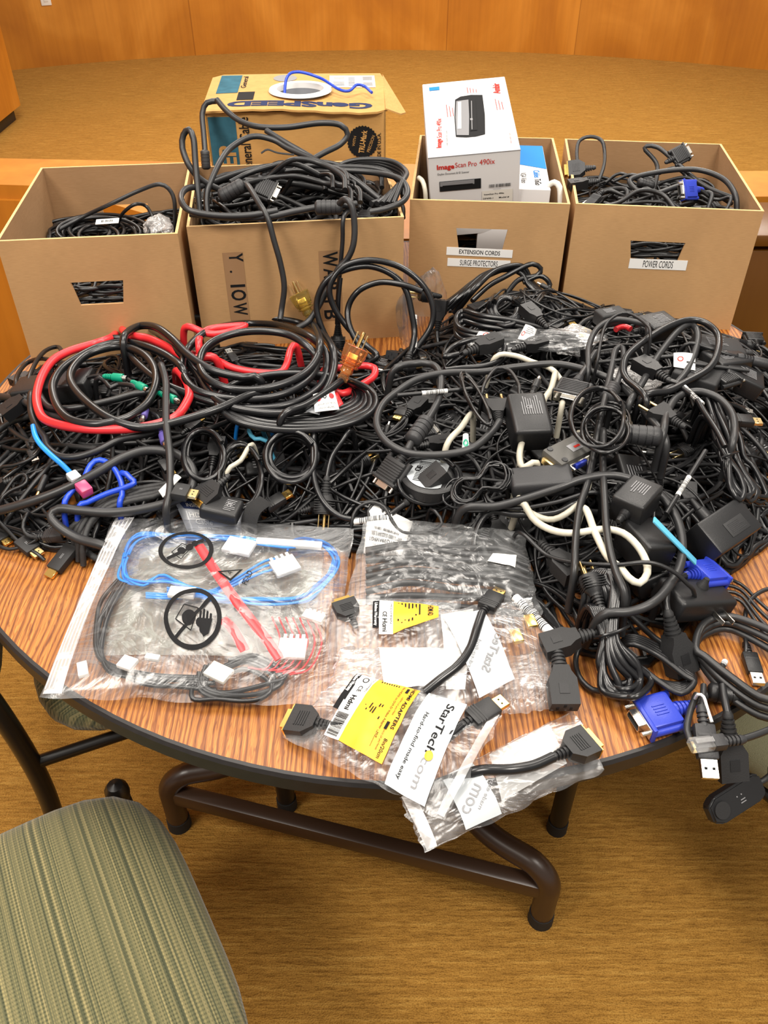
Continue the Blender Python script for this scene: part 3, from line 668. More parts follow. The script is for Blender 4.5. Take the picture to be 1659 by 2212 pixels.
def pile(x, y):
    k = (round(x * 100), round(y * 100))
    if k not in _hc:
        d = sdist(Vector((k[0] / 100, k[1] / 100)), FOOT); s = max(0, min(1, d / .20)); s = s * (2 - s)
        h = .078 * s + s * (.060 * math.exp(-((x - .26) ** 2 + (y - 1.45) ** 2) / .022) + .022 * math.exp(-((x + .25) ** 2 + (y - 1.30) ** 2) / .03) + .03 * math.exp(-((x - .52) ** 2 + (y - 1.32) ** 2) / .02))
        h += s * .012 * noise.noise(Vector((x * 7, y * 7, 3)))
        _hc[k] = max(0, h)
    return TZ + _hc[k]
def pile_s(x, y):   # bilinear
    fx, fy = x * 100, y * 100; x0, y0 = math.floor(fx), math.floor(fy); a, b = fx - x0, fy - y0
    g = lambda i, j: pile(i / 100, j / 100)
    return (g(x0, y0) * (1 - a) + g(x0 + 1, y0) * a) * (1 - b) + (g(x0, y0 + 1) * (1 - a) + g(x0 + 1, y0 + 1) * a) * b
def on(px, py, off=0.006):
    z = TZ + .05
    for _ in range(14):
        p = atz(px, py, z); z = .5 * z + .5 * (pile_s(p.x, p.y) + off)
    return atz(px, py, z)
def res(p, off):
    """A point is (px, py) on the heap, (px, py, off) above it, ('Y', px, py, Y) on an upright plane, ('Z', px, py, z) on a level plane or a Vector."""
    if isinstance(p, Vector): return p
    if p[0] == 'Y': return aty(p[1], p[2], p[3])
    if p[0] == 'Z': return atz(p[1], p[2], p[3])
    return on(p[0], p[1], p[2] if len(p) > 2 else off)
def c5(*a): return [(440 + .3376 * x, 560 + .3376 * y) for x, y in zip(a[::2], a[1::2])]
def c4(*a): return [(.3376 * x, 660 + .3376 * y) for x, y in zip(a[::2], a[1::2])]
def c6(*a): return [(860 + .3255 * x, 560 + .3255 * y) for x, y in zip(a[::2], a[1::2])]
def c7(*a): return [(1200 + .2767 * x, 640 + .2767 * y) for x, y in zip(a[::2], a[1::2])]
def c8(*a): return [(1000 + .3972 * x, 1080 + .3972 * y) for x, y in zip(a[::2], a[1::2])]
def c1(*a): return [(380 + .3316 * x, 130 + .3316 * y) for x, y in zip(a[::2], a[1::2])]
USED = {}
def cable(label, pts, r=.0035, off=.008, mat='blk', cat='cable', group=None, name='cable', closed=False, step=.007, n=8, wob=0.0, flat=1.0, kind=None, sink=''):
    if not closed:
        pts = list(pts); dn = lambda p: not (isinstance(p, Vector) or isinstance(p[0], str)); dive = (('s' in sink and dn(pts[0])), ('e' in sink and dn(pts[-1])))
    P_ = [res(p, off) for p in pts]
    if not closed:
        for f_, a, b in ((dive[0], 0, 1), (dive[1], -1, -2)):
            if f_ and len(P_) > 2: d = (P_[a] - P_[b]); d.z = 0; q = P_[a] + d.normalized() * .012; q.z = max(P_[a].z - .055, min(P_[a].z - .01, pile_s(q.x, q.y) - .025)); P_.insert(0 if a == 0 else len(P_), q)
    for p in P_:
        if p.z < TZ + r and (p.xy - TC).length < TR: p.z = TZ + r
    S_ = spline(P_, step, closed)
    if closed: S_.append(S_[0])
    if wob:
        sd = random.random() * 100
        S_ = [p + Vector((0, 0, wob * noise.noise(Vector((k * .05, sd, 0))))) for k, p in enumerate(S_)]
    t = MB(); t.tube(S_, r, n, flat); o = t.build(name, M[mat], None, loc=S_[0], ang=60)
    tag(o, label, cat, group); 
    return o, S_
def cord(*a, **k): return cable(*a, sink='se', **k)      # both ends dive into the heap
def cable0(*a, **k): return cable(*a, sink='s', **k)    # the start dives into the heap
def end_frame(S_, start=False, up=(0, 0, 1), k=4):
    if start: p = S_[0]; d = S_[0] - S_[min(k, len(S_) - 1)]
    else: p = S_[-1]; d = S_[-1] - S_[-1 - min(k, len(S_) - 1)]
    return aim(p, d, up)
def aim(p, d, up=(0, 0, 1)):
    d = Vector(d).normalized(); up = Vector(up)
    if abs(d.dot(up.normalized())) > .97: up = Vector((0, 1, .01))
    y = up.cross(d).normalized(); z = d.cross(y)
    m = Matrix((d, y, z)).transposed().to_4x4(); m.translation = Vector(p); return m
def pix_aim(a, b, off=.02, up=(0, 0, 1), off2=None):
    p = res(a, off); q = res(b, off if off2 is None else off2); return aim(p, q - p, up)

# ---- connectors: cached part meshes in a frame with +X pointing out of the cable end
_cc = {}
def parts(kind, col):
    key = (kind, col)
    if key in _cc: return _cc[key]
    P_ = []
    def add(name, t, mat, smooth=True, parent=0): P_.append((name, t.data(name, M[mat], smooth), parent))
    def relief(t, l=.018, r=.0055, n=4):
        prof = [(-.004, .0030)]
        for k in range(n):
            x = l * k / n; rr = .0042 + (r - .0042) * (k + 1) / n
            prof += [(x, rr), (x + l / n * .55, rr), (x + l / n * .6, rr - .0013), (x + l / n * .98, rr - .0013)]
        prof += [(l, r), (l + .002, r)]
        t.lathe(prof, None, 14)
    if kind == 'vga':
        t = MB(); relief(t, .016, .0070, 4); t.box((.030, .032, .0150), (.032, 0, 0), bev=.0022)
        t.box((.004, .040, .0165), (.047, 0, 0), bev=.001)
        for s in (-1, 1): t.cyl(.0038, .0038, (.013, s * .0165, 0), (.047, s * .0165, 0), 12)
        if col != 'vgablue':
            for k in range(7): t.box((.0018, .031, .0170), (.022 + k * .0034, 0, 0), bev=.0005, seg=1)
        else:
            for k in range(4): t.box((.012, .0014, .0165), (.032, -.004 + k * .003, 0), bev=.0004, seg=1)
        add('vga_plug', t, col)
        t = MB(); t.box((.0012, .036, .0125), (.0495, 0, 0), bev=.0005, seg=1)
        out = [(0, y, z) for y, z in ((-.0088, -.0042), (.0088, -.0042), (.0098, -.002), (.0085, .0042), (-.0085, .0042), (-.0098, -.002))]
        N = len(out)
        ra = [t.bm.verts.new((.050, p[1], p[2])) for p in out]; rb = [t.bm.verts.new((.0565, p[1], p[2])) for p in out]
        ri = [t.bm.verts.new((.0565, p[1] * .92, p[2] * .85)) for p in out]; rj = [t.bm.verts.new((.052, p[1] * .92, p[2] * .85)) for p in out]
        for k in range(N):
            for A, B in ((ra, rb), (rb, ri), (ri, rj)): t.bm.faces.new((A[k], A[(k + 1) % N], B[(k + 1) % N], B[k]))
        for s in (-1, 1): t.cyl(.0022, .0022, (.050, s * .0145, 0), (.0565, s * .0145, 0), 10)
        add('metal_shell', t, 'steel')
        t = MB(); t.box((.003, .0165, .0066), (.0528, 0, 0)); add('pin_block', t, 'ink' if col != 'vgablue' else 'ink', parent=1)
    elif kind == 'dvi':
        t = MB(); relief(t, .018, .007); t.prism([(.018, -.009, 0), (.030, -.019, 0), (.052, -.019, 0), (.052, .019, 0), (.030, .019, 0), (.018, .009, 0)], (0, 0, -.0075), (0, 0, .0075))
        for k in range(5): t.box((.0015, .02, .0165), (.030 + k * .003, 0, 0))
        add('dvi_plug', t, col)
        t = MB(); t.box((.002, .038, .013), (.053, 0, 0)); t.box((.007, .026, .0085), (.0565, 0, 0)); add('gold_shell', t, 'gold')
    elif kind in ('iec', 'c5'):
        t = MB(); relief(t, .020, .0075, 5)
        t.prism([(.020, -.0070, 0), (.026, -.0085, 0), (.033, -.0128, 0), (.058, -.0128, 0), (.058, .0128, 0), (.033, .0128, 0), (.026, .0085, 0), (.020, .0070, 0)], (0, 0, -.0085), (0, 0, .0085))
        es = [e for e in t.bm.edges if e.is_manifold and e.calc_face_angle(0) > .9]; bmesh.ops.bevel(t.bm, geom=es, offset=.0016, segments=2, affect='EDGES')
        add('iec_plug', t, col)
        t = MB()
        for y, z in ((-.006, -.0025), (.006, -.0025), (0, .003)): t.box((.0006, .0022, .0045), (.0582, y, z))
        add('socket_slots', t, 'ink')
        t = MB(); t.box((.010, .009, .0006), (.043, 0, .0087)); add('embossed_mark', t, 'blkplast')
    elif kind == 'nema':
        t = MB(); relief(t, .018, .0070, 5)
        t.lathe([(.018, .0075), (.022, .0085), (.026, .0120), (.034, .0135), (.042, .0135), (.0425, .0125), (.044, .0125), (.0445, 0)], Matrix.Diagonal((1, 1, .82, 1)), 20)
        for k in range(5): t.box((.0014, .0262, .0215), (.027 + k * .003, 0, 0), bev=.0005, seg=1)
        add('mains_plug', t, col)
        t = MB()
        for s in (-1, 1): t.box((.0175, .0015, .0063), (.053, s * .0063, .001), bev=.0004, seg=1)
        t.cyl(.0024, .0024, (.044, 0, -.0065), (.0635, 0, -.0065), 12); add('prongs', t, 'brass')
    elif kind == 'clear':
        t = MB(); t.lathe([(-.002, .0065), (.004, .0078), (.005, .0066), (.009, .0066), (.010, .0088), (.014, .0088), (.016, .0078), (.022, .0105), (.026, .0140), (.038, .0160), (.045, .0165), (.046, .0150), (.0465, 0)], Matrix.Diagonal((1, 1, .86, 1)), 24)
        for k in range(3): t.lathe([(.018 + k * .0045, .0115), (.019 + k * .0045, .0132), (.0205 + k * .0045, .0132), (.0215 + k * .0045, .0115)], Matrix.Diagonal((1, 1, .86, 1)), 24)
        add('plug_body', t, col)
        t = MB(); t.box((.030, .013, .008), (.022, 0, 0), bev=.002); add('inner_block', t, 'brass')
        t = MB()
        for s in (-1, 1): t.box((.018, .0015, .0064), (.055, s * .0068, .001), bev=.0004, seg=1)
        t.cyl(.0025, .0025, (.046, 0, -.007), (.066, 0, -.007), 12); add('prongs', t, 'brass')
    elif kind == 'usb':
        t = MB(); relief(t, .010, .0040, 3); t.box((.026, .0155, .0075), (.023, 0, 0), bev=.0018); t.box((.004, .013, .0082), (.018, 0, 0), bev=.001); add('usb_plug', t, col)
        t = MB(); t.box((.0135, .0120, .0045), (.0425, 0, 0), bev=.0003, seg=1); add('metal_shell', t, 'steel')
        t = MB(); [t.box((.002, .0022, .0048), (.0425, s * .0028, 0)) for s in (-1, 1)]; add('latch_holes', t, 'ink', parent=1)
    elif kind in ('hdmi', 'dp'):
        t = MB(); relief(t, .012, .0050, 3); t.box((.030, .0205, .0105), (.026, 0, 0), bev=.0018, taper=None)
        for k in range(3): t.box((.0015, .0208, .0110), (.016 + k * .003, 0, 0))
        add('video_plug', t, col)
        t = MB(); t.box((.0125, .0142, .0046), (.047, 0, 0), bev=.0006, seg=1); add('gold_shell' if kind == 'hdmi' else 'metal_shell', t, 'gold' if kind == 'hdmi' else 'brass')
        t = MB(); [t.box((.0016, .0016, .0050), (.047, s * .0026, 0)) for s in (-1, 1)]; add('latch_holes', t, 'ink', parent=1)
    elif kind == 'barrel':
        t = MB(); relief(t, .012, .0042, 4); t.lathe([(.012, .0045), (.013, .0052), (.030, .0052), (.031, .0040)], None, 14); add('barrel_plug', t, col)
        t = MB(); t.lathe([(.030, .0027), (.040, .0027), (.040, .0014), (.034, .0014)], None, 12); add('metal_tip', t, 'steel')
    elif kind == 'jack':
        t = MB(); t.lathe([(-.002, .002), (0, .0035), (.016, .0038), (.018, .003)], None, 12); add('audio_plug', t, col)
        t = MB(); t.lathe([(.018, .00175), (.026, .00175), (.0265, .0014), (.027, .00175), (.030, .0016), (.032, .0006)], None, 10); add('metal_tip', t, 'brass')
    elif kind == 'euro':
        t = MB(); relief(t, .016, .0065, 5); t.prism([(.016, -.0065, 0), (.026, -.0100, 0), (.036, -.0170, 0), (.045, -.0170, 0), (.045, .0170, 0), (.036, .0170, 0), (.026, .0100, 0), (.016, .0065, 0)], (0, 0, -.0065), (0, 0, .0065)); add('mains_plug', t, col)
        t = MB(); [t.cyl(.0021, .0020, (.045, s * .0093, 0), (.064, s * .0088, 0), 10) for s in (-1, 1)]; add('prongs', t, 'brass')
    elif kind == 'ps2':
        t = MB(); relief(t, .012, .0050, 4); t.lathe([(.012, .0055), (.014, .0068), (.030, .0070), (.031, .0062)], None, 16); add('round_plug', t, col)
        t = MB(); t.lathe([(.030, .0046), (.038, .0046), (.038, .0040), (.032, .0040)], None, 14); add('metal_shell', t, 'steel')
    elif kind == 'rj45':
        t = MB(); relief(t, .014, .0045, 4); t.box((.012, .012, .0085), (.020, 0, 0), bev=.0012); add('boot', t, col)
        t = MB(); t.box((.020, .0116, .0070), (.035, 0, 0), bev=.0006, seg=1); t.box((.016, .0045, .0012), (.034, 0, .0058)); add('clear_plug', t, 'clear')
        t = MB(); t.box((.005, .009, .0008), (.0425, 0, -.0038)); add('contacts', t, 'brass', parent=1)
    elif kind == 'ferrite':
        t = MB(); t.lathe([(-.019, .0042), (-.018, .0065), (-.0165, .0085), (-.015, .0095), (-.010, .0095), (-.0098, .0088), (-.009, .0088), (-.0088, .0095), (-.004, .0095), (-.0038, .0088), (-.003, .0088), (-.0028, .0095), (.003, .0095), (.0032, .0088), (.004, .0088), (.0042, .0095), (.009, .0095), (.0092, .0088), (.010, .0088), (.0102, .0095), (.015, .0095), (.0165, .0085), (.018, .0065), (.019, .0042)], None, 20); add('ferrite_bead', t, col)
    elif kind == 'sleeve':
        t = MB(); t.cyl(.0046, .0046, (-.026, 0, 0), (.026, 0, 0), 14); add('barcode_sleeve', t, 'white')
        t = MB()
        r_ = random.Random(5)
        x = -.018
        while x < .018:
            w_ = r_.uniform(.0004, .0013); t.cyl(.00472, .00472, (x, 0, 0), (x + w_, 0, 0), 14, True); x += w_ + r_.uniform(.0005, .0014)
        add('barcode', t, 'ink')
    _cc[key] = P_
    return P_
def conn(kind, M4, col='blkplast', parent=None, label=None, cat=None, group=None, scale=1, plabel=None):
    objs = []
    M4 = M4 @ Matrix.Diagonal((scale, scale, scale, 1)) if scale != 1 else M4
    for k, (name, me, par) in enumerate(parts(kind, col)):
        if k == 0: o = obj(name, me, parent, M4)
        else: o = bpy.data.objects.new(name, me); COL.objects.link(o); o.parent = objs[min(par, k - 1)]
        objs.append(o)
    if parent is None: tag(objs[0], label, cat or 'plug', group)
    elif plabel: objs[0]['label'] = plabel
    return objs[0]
def on_cable(kind, S_, f, parent, col='blkplast', scale=1, plabel=None):
    i = max(3, min(len(S_) - 4, int(f * (len(S_) - 1)))); return conn(kind, aim(S_[i], S_[i + 3] - S_[i - 3]), col, parent, scale=scale, plabel=plabel)
def near(S_, px, py):  # fraction along S_ closest to a pixel
    best = 0; bd = 9e9
    for i, p in enumerate(S_):
        D = p.y * CS + (CAM_Z - p.z) * SN; x = 829.5 + FPX * p.x / D; y = 1106 + FPX * ((CAM_Z - p.z) * CS - p.y * SN) / D
        d = (x - px) ** 2 + (y - py) ** 2
        if d < bd: bd, best = d, i
    return best / (len(S_) - 1)
def brick(label, a, b, w_, h, off=.02, mat='blkplast', cat='adapter', name='power_adapter', bev=.004, up=(0, 0, 1), prints=None, off2=None, group=None, reliefs=(), length=None):
    """Rounded block whose long axis runs from pixel a to pixel b."""
    p = res(a, off); q = res(b, off if off2 is None else off2); l = length or (q - p).length; F = aim((p + q) / 2, q - p, up)
    t = MB(); t.box((l, w_, h), bev=bev, mat=F, seg=3)
    for s in reliefs:
        t.lathe([(l / 2 * .96, .008), (l / 2 + .006, .0065), (l / 2 + .007, .005), (l / 2 + .010, .0058), (l / 2 + .011, .0045), (l / 2 + .014, .005), (l / 2 + .020, .0035)], F @ (Matrix.Rotation(math.pi, 4, 'Z') if s < 0 else Matrix.Identity(4)), 12)
    t2 = t.build(name, M[mat], None, loc=F.translation); tag(t2, label, cat, group)
    return t2, F, l
def dlabel(parent, F, x0, y0, x1, y1, z, mat='print_grey', lab='small_print', txt=None, n=7, seed=1, bgmat=None, border=False):
    if bgmat: t = MB(); rect(t, F, x0, y0, x1, y1, z); bg = t.build('rating_label', M[bgmat], parent, smooth=False)
    else: bg = parent
    t = MB(); lines(t, F, x0 + .002, y0 + .002, x1 - .002, y1 - .002, n, z + .0005, seed)
    if txt:
        for st, x, y, h, rot in txt: put_text(t, st, F, x, y, h, rot=rot, z=z + .0006, bold=.02)
    t.build(lab, M[mat], bg, smooth=False)

# ---------------------------------------------------------------- inner layers of the heap
def inside(x, y, m=.015): return sdist(Vector((x, y)), FOOT) > m and y < front_y(x) - .01 and (Vector((x, y)) - TC).length < TR - .01
def front_y(x):  # the box fronts bound the heap at the back
    if x < -.36: return 1.418 + (x + .676) * .114
    if x < .042: return 1.484 + (x + .356) * .123
    if x < .36: return 1.622 - (x - .05) * .079
    if x < .715: return 1.600 - (x - .366) * .114
    return 1.75
def wander(rnd, length, off, curv=9, step=.016, start=None, zone=None):
    for _ in range(60):
        x, y = start or (rnd.uniform(-.72, .76), rnd.uniform(.7, 1.62))
        if inside(x, y, .03) and (zone is None or zone(x, y)): break
    a = rnd.uniform(0, 6.28); k = rnd.uniform(-curv, curv); out = []; ph = rnd.random() * 50
    for i in range(int(length / step)):
        k += rnd.uniform(-2.5, 2.5); k = max(-curv * 1.6, min(curv * 1.6, k)); a += k * step
        nx, ny = x + math.cos(a) * step, y + math.sin(a) * step
        tries = 0
        while not inside(nx, ny) and tries < 16: a += .4; nx, ny = x + math.cos(a) * step, y + math.sin(a) * step; tries += 1
        x, y = nx, ny
        out.append(Vector((x, y, max(TZ + .004, pile_s(x, y) + off + .012 * noise.noise(Vector((i * .12, ph, 0)))))))
    return out
rnd = random.Random(11)
t = MB()
for k in range(460): t.tube(wander(rnd, rnd.uniform(.5, .9), rnd.uniform(-.060, -.014), 12), rnd.choice((.003, .0038, .0046)), 6)
tg = t.build('cable_tangle', M['blk'], None, loc=(TC.x, TC.y, TZ), ang=60); tag(tg, 'dense tangle of black cables filling the depth of the heap on the table', 'cables', kind='stuff')

# black power bricks half buried in the heap
rnd = random.Random(23)
def zone_name(x):
    return 'left part' if x < -.25 else ('middle' if x < .25 else 'right part')
protos = {}
for k in range(46):
    for _ in range(50):
        x, y = rnd.uniform(-.68, .74), rnd.uniform(.8, 1.55)
        if inside(x, y, .06): break
    sz = rnd.choice(((.075, .045, .03), (.11, .048, .028), (.065, .05, .035), (.05, .028, .018)))
    if sz not in protos:
        t = MB(); t.box(sz, bev=.004, seg=3); t.lathe([(sz[0] / 2 * .96, .006), (sz[0] / 2 + .006, .0055), (sz[0] / 2 + .007, .0042), (sz[0] / 2 + .012, .0048), (sz[0] / 2 + .016, .003)], None, 12)
        protos[sz] = t.data('power_adapter', M['blkplast'])
        t = MB(); lines(t, Matrix.Identity(4), -sz[0] * .3, -sz[1] * .3, sz[0] * .2, sz[1] * .3, 6, sz[2] / 2 + .0003, 3); protos[(sz, 1)] = t.data('rating_print', M['print_grey'], False)
    o = obj('power_adapter', protos[sz], None, Matrix.Translation((x, y, pile_s(x, y) - .024 - rnd.uniform(0, .014))) @ Matrix.Rotation(rnd.uniform(0, 6.28), 4, 'Z') @ Matrix.Rotation(rnd.uniform(-.4, .4), 4, 'X') @ Matrix.Rotation(rnd.uniform(-.35, .35), 4, 'Y'))
    zn = zone_name(x); tag(o, 'black power adapter half buried among cables in the %s of the heap' % zn, 'adapter', 'black power adapters half buried in the %s of the heap' % zn)
    q = bpy.data.objects.new('rating_print', protos[(sz, 1)]); COL.objects.link(q); q.parent = o
# loose black cables lying over one another; many end in a plug
rnd = random.Random(31)
kinds = ['iec', 'usb', 'barrel', 'nema', 'hdmi', 'vga', 'jack', 'barrel', 'usb', 'iec']
def filler(k, zone=None):
    thick = rnd.random()
    r = .0019 if thick < .35 else (.0028 if thick < .75 else .0041)
    pts = wander(rnd, rnd.uniform(.35, .85), rnd.uniform(-.018, .002), 15 if r < .002 else (11 if r < .003 else 7), zone=zone)
    xm = sum(p.x for p in pts) / len(pts); zn = zone_name(xm); tn = 'thin' if r < .002 else ('medium' if r < .004 else 'thick')
    o, S_ = cable('%s black cable looping over the others in the %s of the heap' % (tn, zn), pts, r, mat=rnd.choice(('blk', 'blk', 'blk2', 'blk2', 'grey')), group='%s black cables in the %s of the heap' % (tn, zn), n=7, step=.009)
    if rnd.random() < .62:
        kd = rnd.choice(kinds); conn(kd, end_frame(S_), 'blkplast', o, scale=.92)
for k in range(165): filler(k)
for k in range(22): filler(k, lambda x, y: x < -.42 and y < 1.15)
for k in range(16): filler(k, lambda x, y: x > .5)

def coil(label, cx, cy, rx, ry, turns, r, off=.006, mat='blk2', tilt=0, jit=.12, seed=1, cat='cable', spread=.018, tail=None, head=None, group=None, pinch=None, name='cable', n=8):
    """Coil wound around pixel centre (cx, cy)."""
    g = random.Random(seed); pts = []; N = 12; c, s = math.cos(tilt), math.sin(tilt)
    if head: pts += head
    for tt in range(turns):
        jx, jy = rx * (1 + g.uniform(-jit, jit)), ry * (1 + g.uniform(-jit, jit)); dx, dy = g.uniform(-jit, jit) * rx * .5, g.uniform(-jit, jit) * ry * .5
        for k in range(N):
            a = 2 * math.pi * k / N; u = jx * math.cos(a) + dx; v = jy * math.sin(a) + dy
            if pinch: v *= 1 - pinch * math.exp(-(u / (rx * .35)) ** 2)
            pts.append((cx + u * c - v * s, cy + u * s + v * c, off + spread * (tt / max(1, turns - 1)) + .004 * math.sin(a * 2 + tt)))
    if tail: pts += tail
    return cable(label, pts, r, mat=mat, cat=cat, step=.006, n=n, group=group, name=name)

# ---------------------------------------------------------------- thick cords in box 2 and in the other boxes
def box_fill(W, w_, d_, z0, n, seed, name, r=(.0022, .0042), amp=.02, label=''):
    g = random.Random(seed); t = MB()
    for k in range(n):
        x, y = g.uniform(.03, w_ - .03), g.uniform(.03, d_ - .03); a = g.uniform(0, 6.28); kk = g.uniform(-12, 12); pts = []
        zz = z0 - g.uniform(0, .05)
        for i in range(30):
            kk = max(-18, min(18, kk + g.uniform(-4, 4))); a += kk * .016; nx, ny = x + .016 * math.cos(a), y + .016 * math.sin(a); c = 0
            while not (.012 < nx < w_ - .012 and .012 < ny < d_ - .012) and c < 16: a += .4; nx, ny = x + .016 * math.cos(a), y + .016 * math.sin(a); c += 1
            nx = max(.012, min(w_ - .012, nx)); ny = max(.012, min(d_ - .012, ny)); x, y = nx, ny
            pts.append(W @ Vector((x, y, zz + amp * noise.noise(Vector((x * 9, y * 9, k * .3))))))
        t.tube(spline(pts, .008), g.uniform(*r), 7)
    o = t.build(name, M['blk'], None, loc=W.translation + Vector((0, 0, .01)), ang=60); tag(o, label, 'cables', kind='stuff')
box_fill(W1, .312, .395, .150, 70, 3, 'cable_tangle', label='tangle of thin black cables deep in the leftmost cardboard box')
box_fill(W2, .396, .335, .215, 60, 4, 'cable_tangle', (.0035, .005), .04, label='tangle of thick black cables filling the overflowing box')
box_fill(W4, .348, .415, .165, 80, 5, 'cable_tangle', label='tangle of black cords deep in the power cords box')
box_fill(W3, .306, .42, .08, 30, 6, 'cable_tangle', label='cords at the bottom of the extension cords box')
# box 1
Z = lambda z, *a: [('Z', x, y, z) for x, y in zip(a[::2], a[1::2])]
def Zs(*a): return [('Z', x, y, z) for x, y, z in zip(a[::3], a[1::3], a[2::3])]
g1 = 'thin black cables coiled in the leftmost box'
cable('black cable rising in a tall arch at the right side of the leftmost box', Zs(120, 500, .905, 180, 468, .92, 240, 440, .95, 300, 412, .97, 345, 398, .985, 370, 415, .97, 378, 450, .94, 372, 500, .89, 330, 520, .87), .0042, mat='grey')
cable('black cable arching over the coil in the leftmost box', Zs(250, 500, .88, 262, 465, .92, 290, 442, .945, 315, 445, .935, 330, 470, .92, 338, 500, .895, 330, 520, .88), .0036)
g = random.Random(2)
for k in range(9):
    cx, cy = 205 + g.uniform(-25, 40), 498 + g.uniform(-5, 12); rx, ry = 118 - k * 8 + g.uniform(-8, 8), 40 - k * 2.2; cx2 = cx
    cable('black cable wound in the loose coil in the leftmost box', [('Z', cx + rx * math.cos(a) * .95, cy + ry * math.sin(a), .892 + .012 * math.sin(a + k) + .002 * k) for a in [2 * math.pi * q / 14 for q in range(14)]], .0035, closed=True, group=g1)
e = MB(); F = pix_aim(('Z', 232, 478, .925), ('Z', 262, 476, .925)); e.box((.045, .026, .001), mat=F); lb = e.build('barcode_tag', M['white'], None, loc=F.translation); tag(lb, 'white barcode tag on the cable coil in the leftmost box', 'tag')
t = MB(); lines(t, F, -.012, -.006, .012, .006, 12, .0009, 2, True); t.build('barcode', M['ink'], lb)
# crumpled little bag in box 1
def crumple(label, cx, cy, z, sx, sy, mat='film', seed=1, name='plastic_bag', cat='bag', amp=.02, Y=None):
    t = MB(); g = random.Random(seed); o = seed * 3.7
    C0 = atz(cx, cy, z) if Y is None else aty(cx, cy, Y)
    def fn(u, v):
        th = 2 * math.pi * u; ph = math.pi * (v - .5); d = Vector((math.cos(ph) * math.cos(th), math.cos(ph) * math.sin(th), math.sin(ph)))
        q = 1 + .35 * noise.noise(d * 1.6 + Vector((o, 0, 0))) + .16 * abs(noise.noise(d * 5 + Vector((0, o, 0))))
        return C0 + Vector((d.x * sx * q, d.y * sy * q, d.z * amp * q))
    t.grid(fn, 44, 26); bmesh.ops.remove_doubles(t.bm, verts=t.bm.verts, dist=1e-5)
    o_ = t.build(name, M[mat], None, loc=C0 - Vector((0, 0, amp)), ang=25); tag(o_, label, cat); return o_
crumple('small crumpled clear plastic bag in the leftmost box', 340, 490, .905, .028, .03, 'hazy', 4)
# box 2: overflowing cords
thick = .0058
def b2c(label, spec, r=thick, mat='grey', group=None): return cable(label, spec, r, mat=mat, group=group, name='monitor_cable', cat='cable', step=.008, n=10)
def Y(*a): return [('Y', x, y, Y_) for x, y, Y_ in zip(a[::3], a[1::3], a[2::3])]
o, S1 = b2c('thick black cable looping across the front of the golden carton', Y(468, 215, 1.86, 490, 240, 1.84, 520, 262, 1.82, 560, 274, 1.80, 620, 275, 1.79, 690, 266, 1.79, 735, 270, 1.79, 751, 290, 1.79, 735, 312, 1.78, 700, 330, 1.76, 670, 348, 1.74, 640, 372, 1.70))
o, S_ = b2c('thick black cable crossing down from the carton to the right end of the overflowing box', Y(575, 282, 1.78, 620, 310, 1.75, 680, 345, 1.72, 730, 385, 1.69, 790, 425, 1.65, 830, 450, 1.62))
o, S_ = b2c('thick black cable hanging beside the left end of the golden carton with a barrel plug', Y(470, 218, 1.87, 447, 222, 1.87, 437, 245, 1.86, 440, 290, 1.83, 443, 330, 1.80)); conn('ferrite', aim(res(('Y', 444, 345, 1.79), 0), (0, -.3, -1)), 'dgrey', o)
b2c('thick black cable arching over the left of the overflowing box', Y(449, 470, 1.56, 446, 430, 1.58, 452, 400, 1.60, 475, 350, 1.66, 500, 318, 1.72, 545, 295, 1.76, 590, 302, 1.76, 625, 322, 1.74, 690, 350, 1.70, 760, 385, 1.66, 820, 430, 1.62))
b2c('black cable forming a tall narrow loop at the left corner of the overflowing box', Y(432, 470, 1.55, 428, 420, 1.57, 422, 350, 1.60, 418, 300, 1.62, 408, 280, 1.63, 396, 292, 1.63, 394, 320, 1.62, 410, 360, 1.60, 440, 392, 1.60, 500, 420, 1.62))
b2c('thick black cable wrapping round the whole top of the overflowing box', Y(600, 455, 1.49, 540, 465, 1.48, 470, 466, 1.47, 410, 455, 1.47, 391, 430, 1.50, 402, 408, 1.55, 440, 400, 1.60, 520, 372, 1.66, 600, 358, 1.70, 700, 366, 1.70, 800, 372, 1.68, 860, 385, 1.64, 880, 410, 1.60, 870, 435, 1.56, 830, 452, 1.54, 800, 458, 1.54))
o, S_ = b2c('thick black cable with ferrite bead running along the front rim of the overflowing box', Y(410, 462, 1.49, 500, 470, 1.485, 580, 468, 1.485, 640, 456, 1.49, 690, 447, 1.50, 740, 445, 1.50, 770, 440, 1.51)); conn('ferrite', aim(res(('Y', 710, 448, 1.50), 0), (1, .02, .0)), 'dgrey', o, scale=1.35)
b2c('thick black cable bending over the right front rim of the overflowing box', Y(690, 470, 1.55, 728, 445, 1.50, 745, 430, 1.485, 760, 445, 1.475, 766, 490, 1.465, 763, 530, 1.455, 750, 560, 1.45, 730, 582, 1.445, 700, 640, 1.42, 670, 690, 1.40, 640, 710, 1.38))
b2c('thick black cable hanging down the middle of the overflowing box front', Y(500, 385, 1.66, 520, 395, 1.62, 536, 402, 1.56, 560, 440, 1.50, 578, 470, 1.478, 592, 520, 1.465, 606, 570, 1.455, 614, 620, 1.445, 608, 670, 1.435, 605, 692, 1.42), .0055)
b2c('thinner black cable hanging behind the round loops on the overflowing box front', Y(760, 450, 1.52, 742, 470, 1.478, 740, 520, 1.47, 735, 580, 1.462, 730, 640, 1.452, 728, 700, 1.44), .0042, 'blk')
g = random.Random(8)
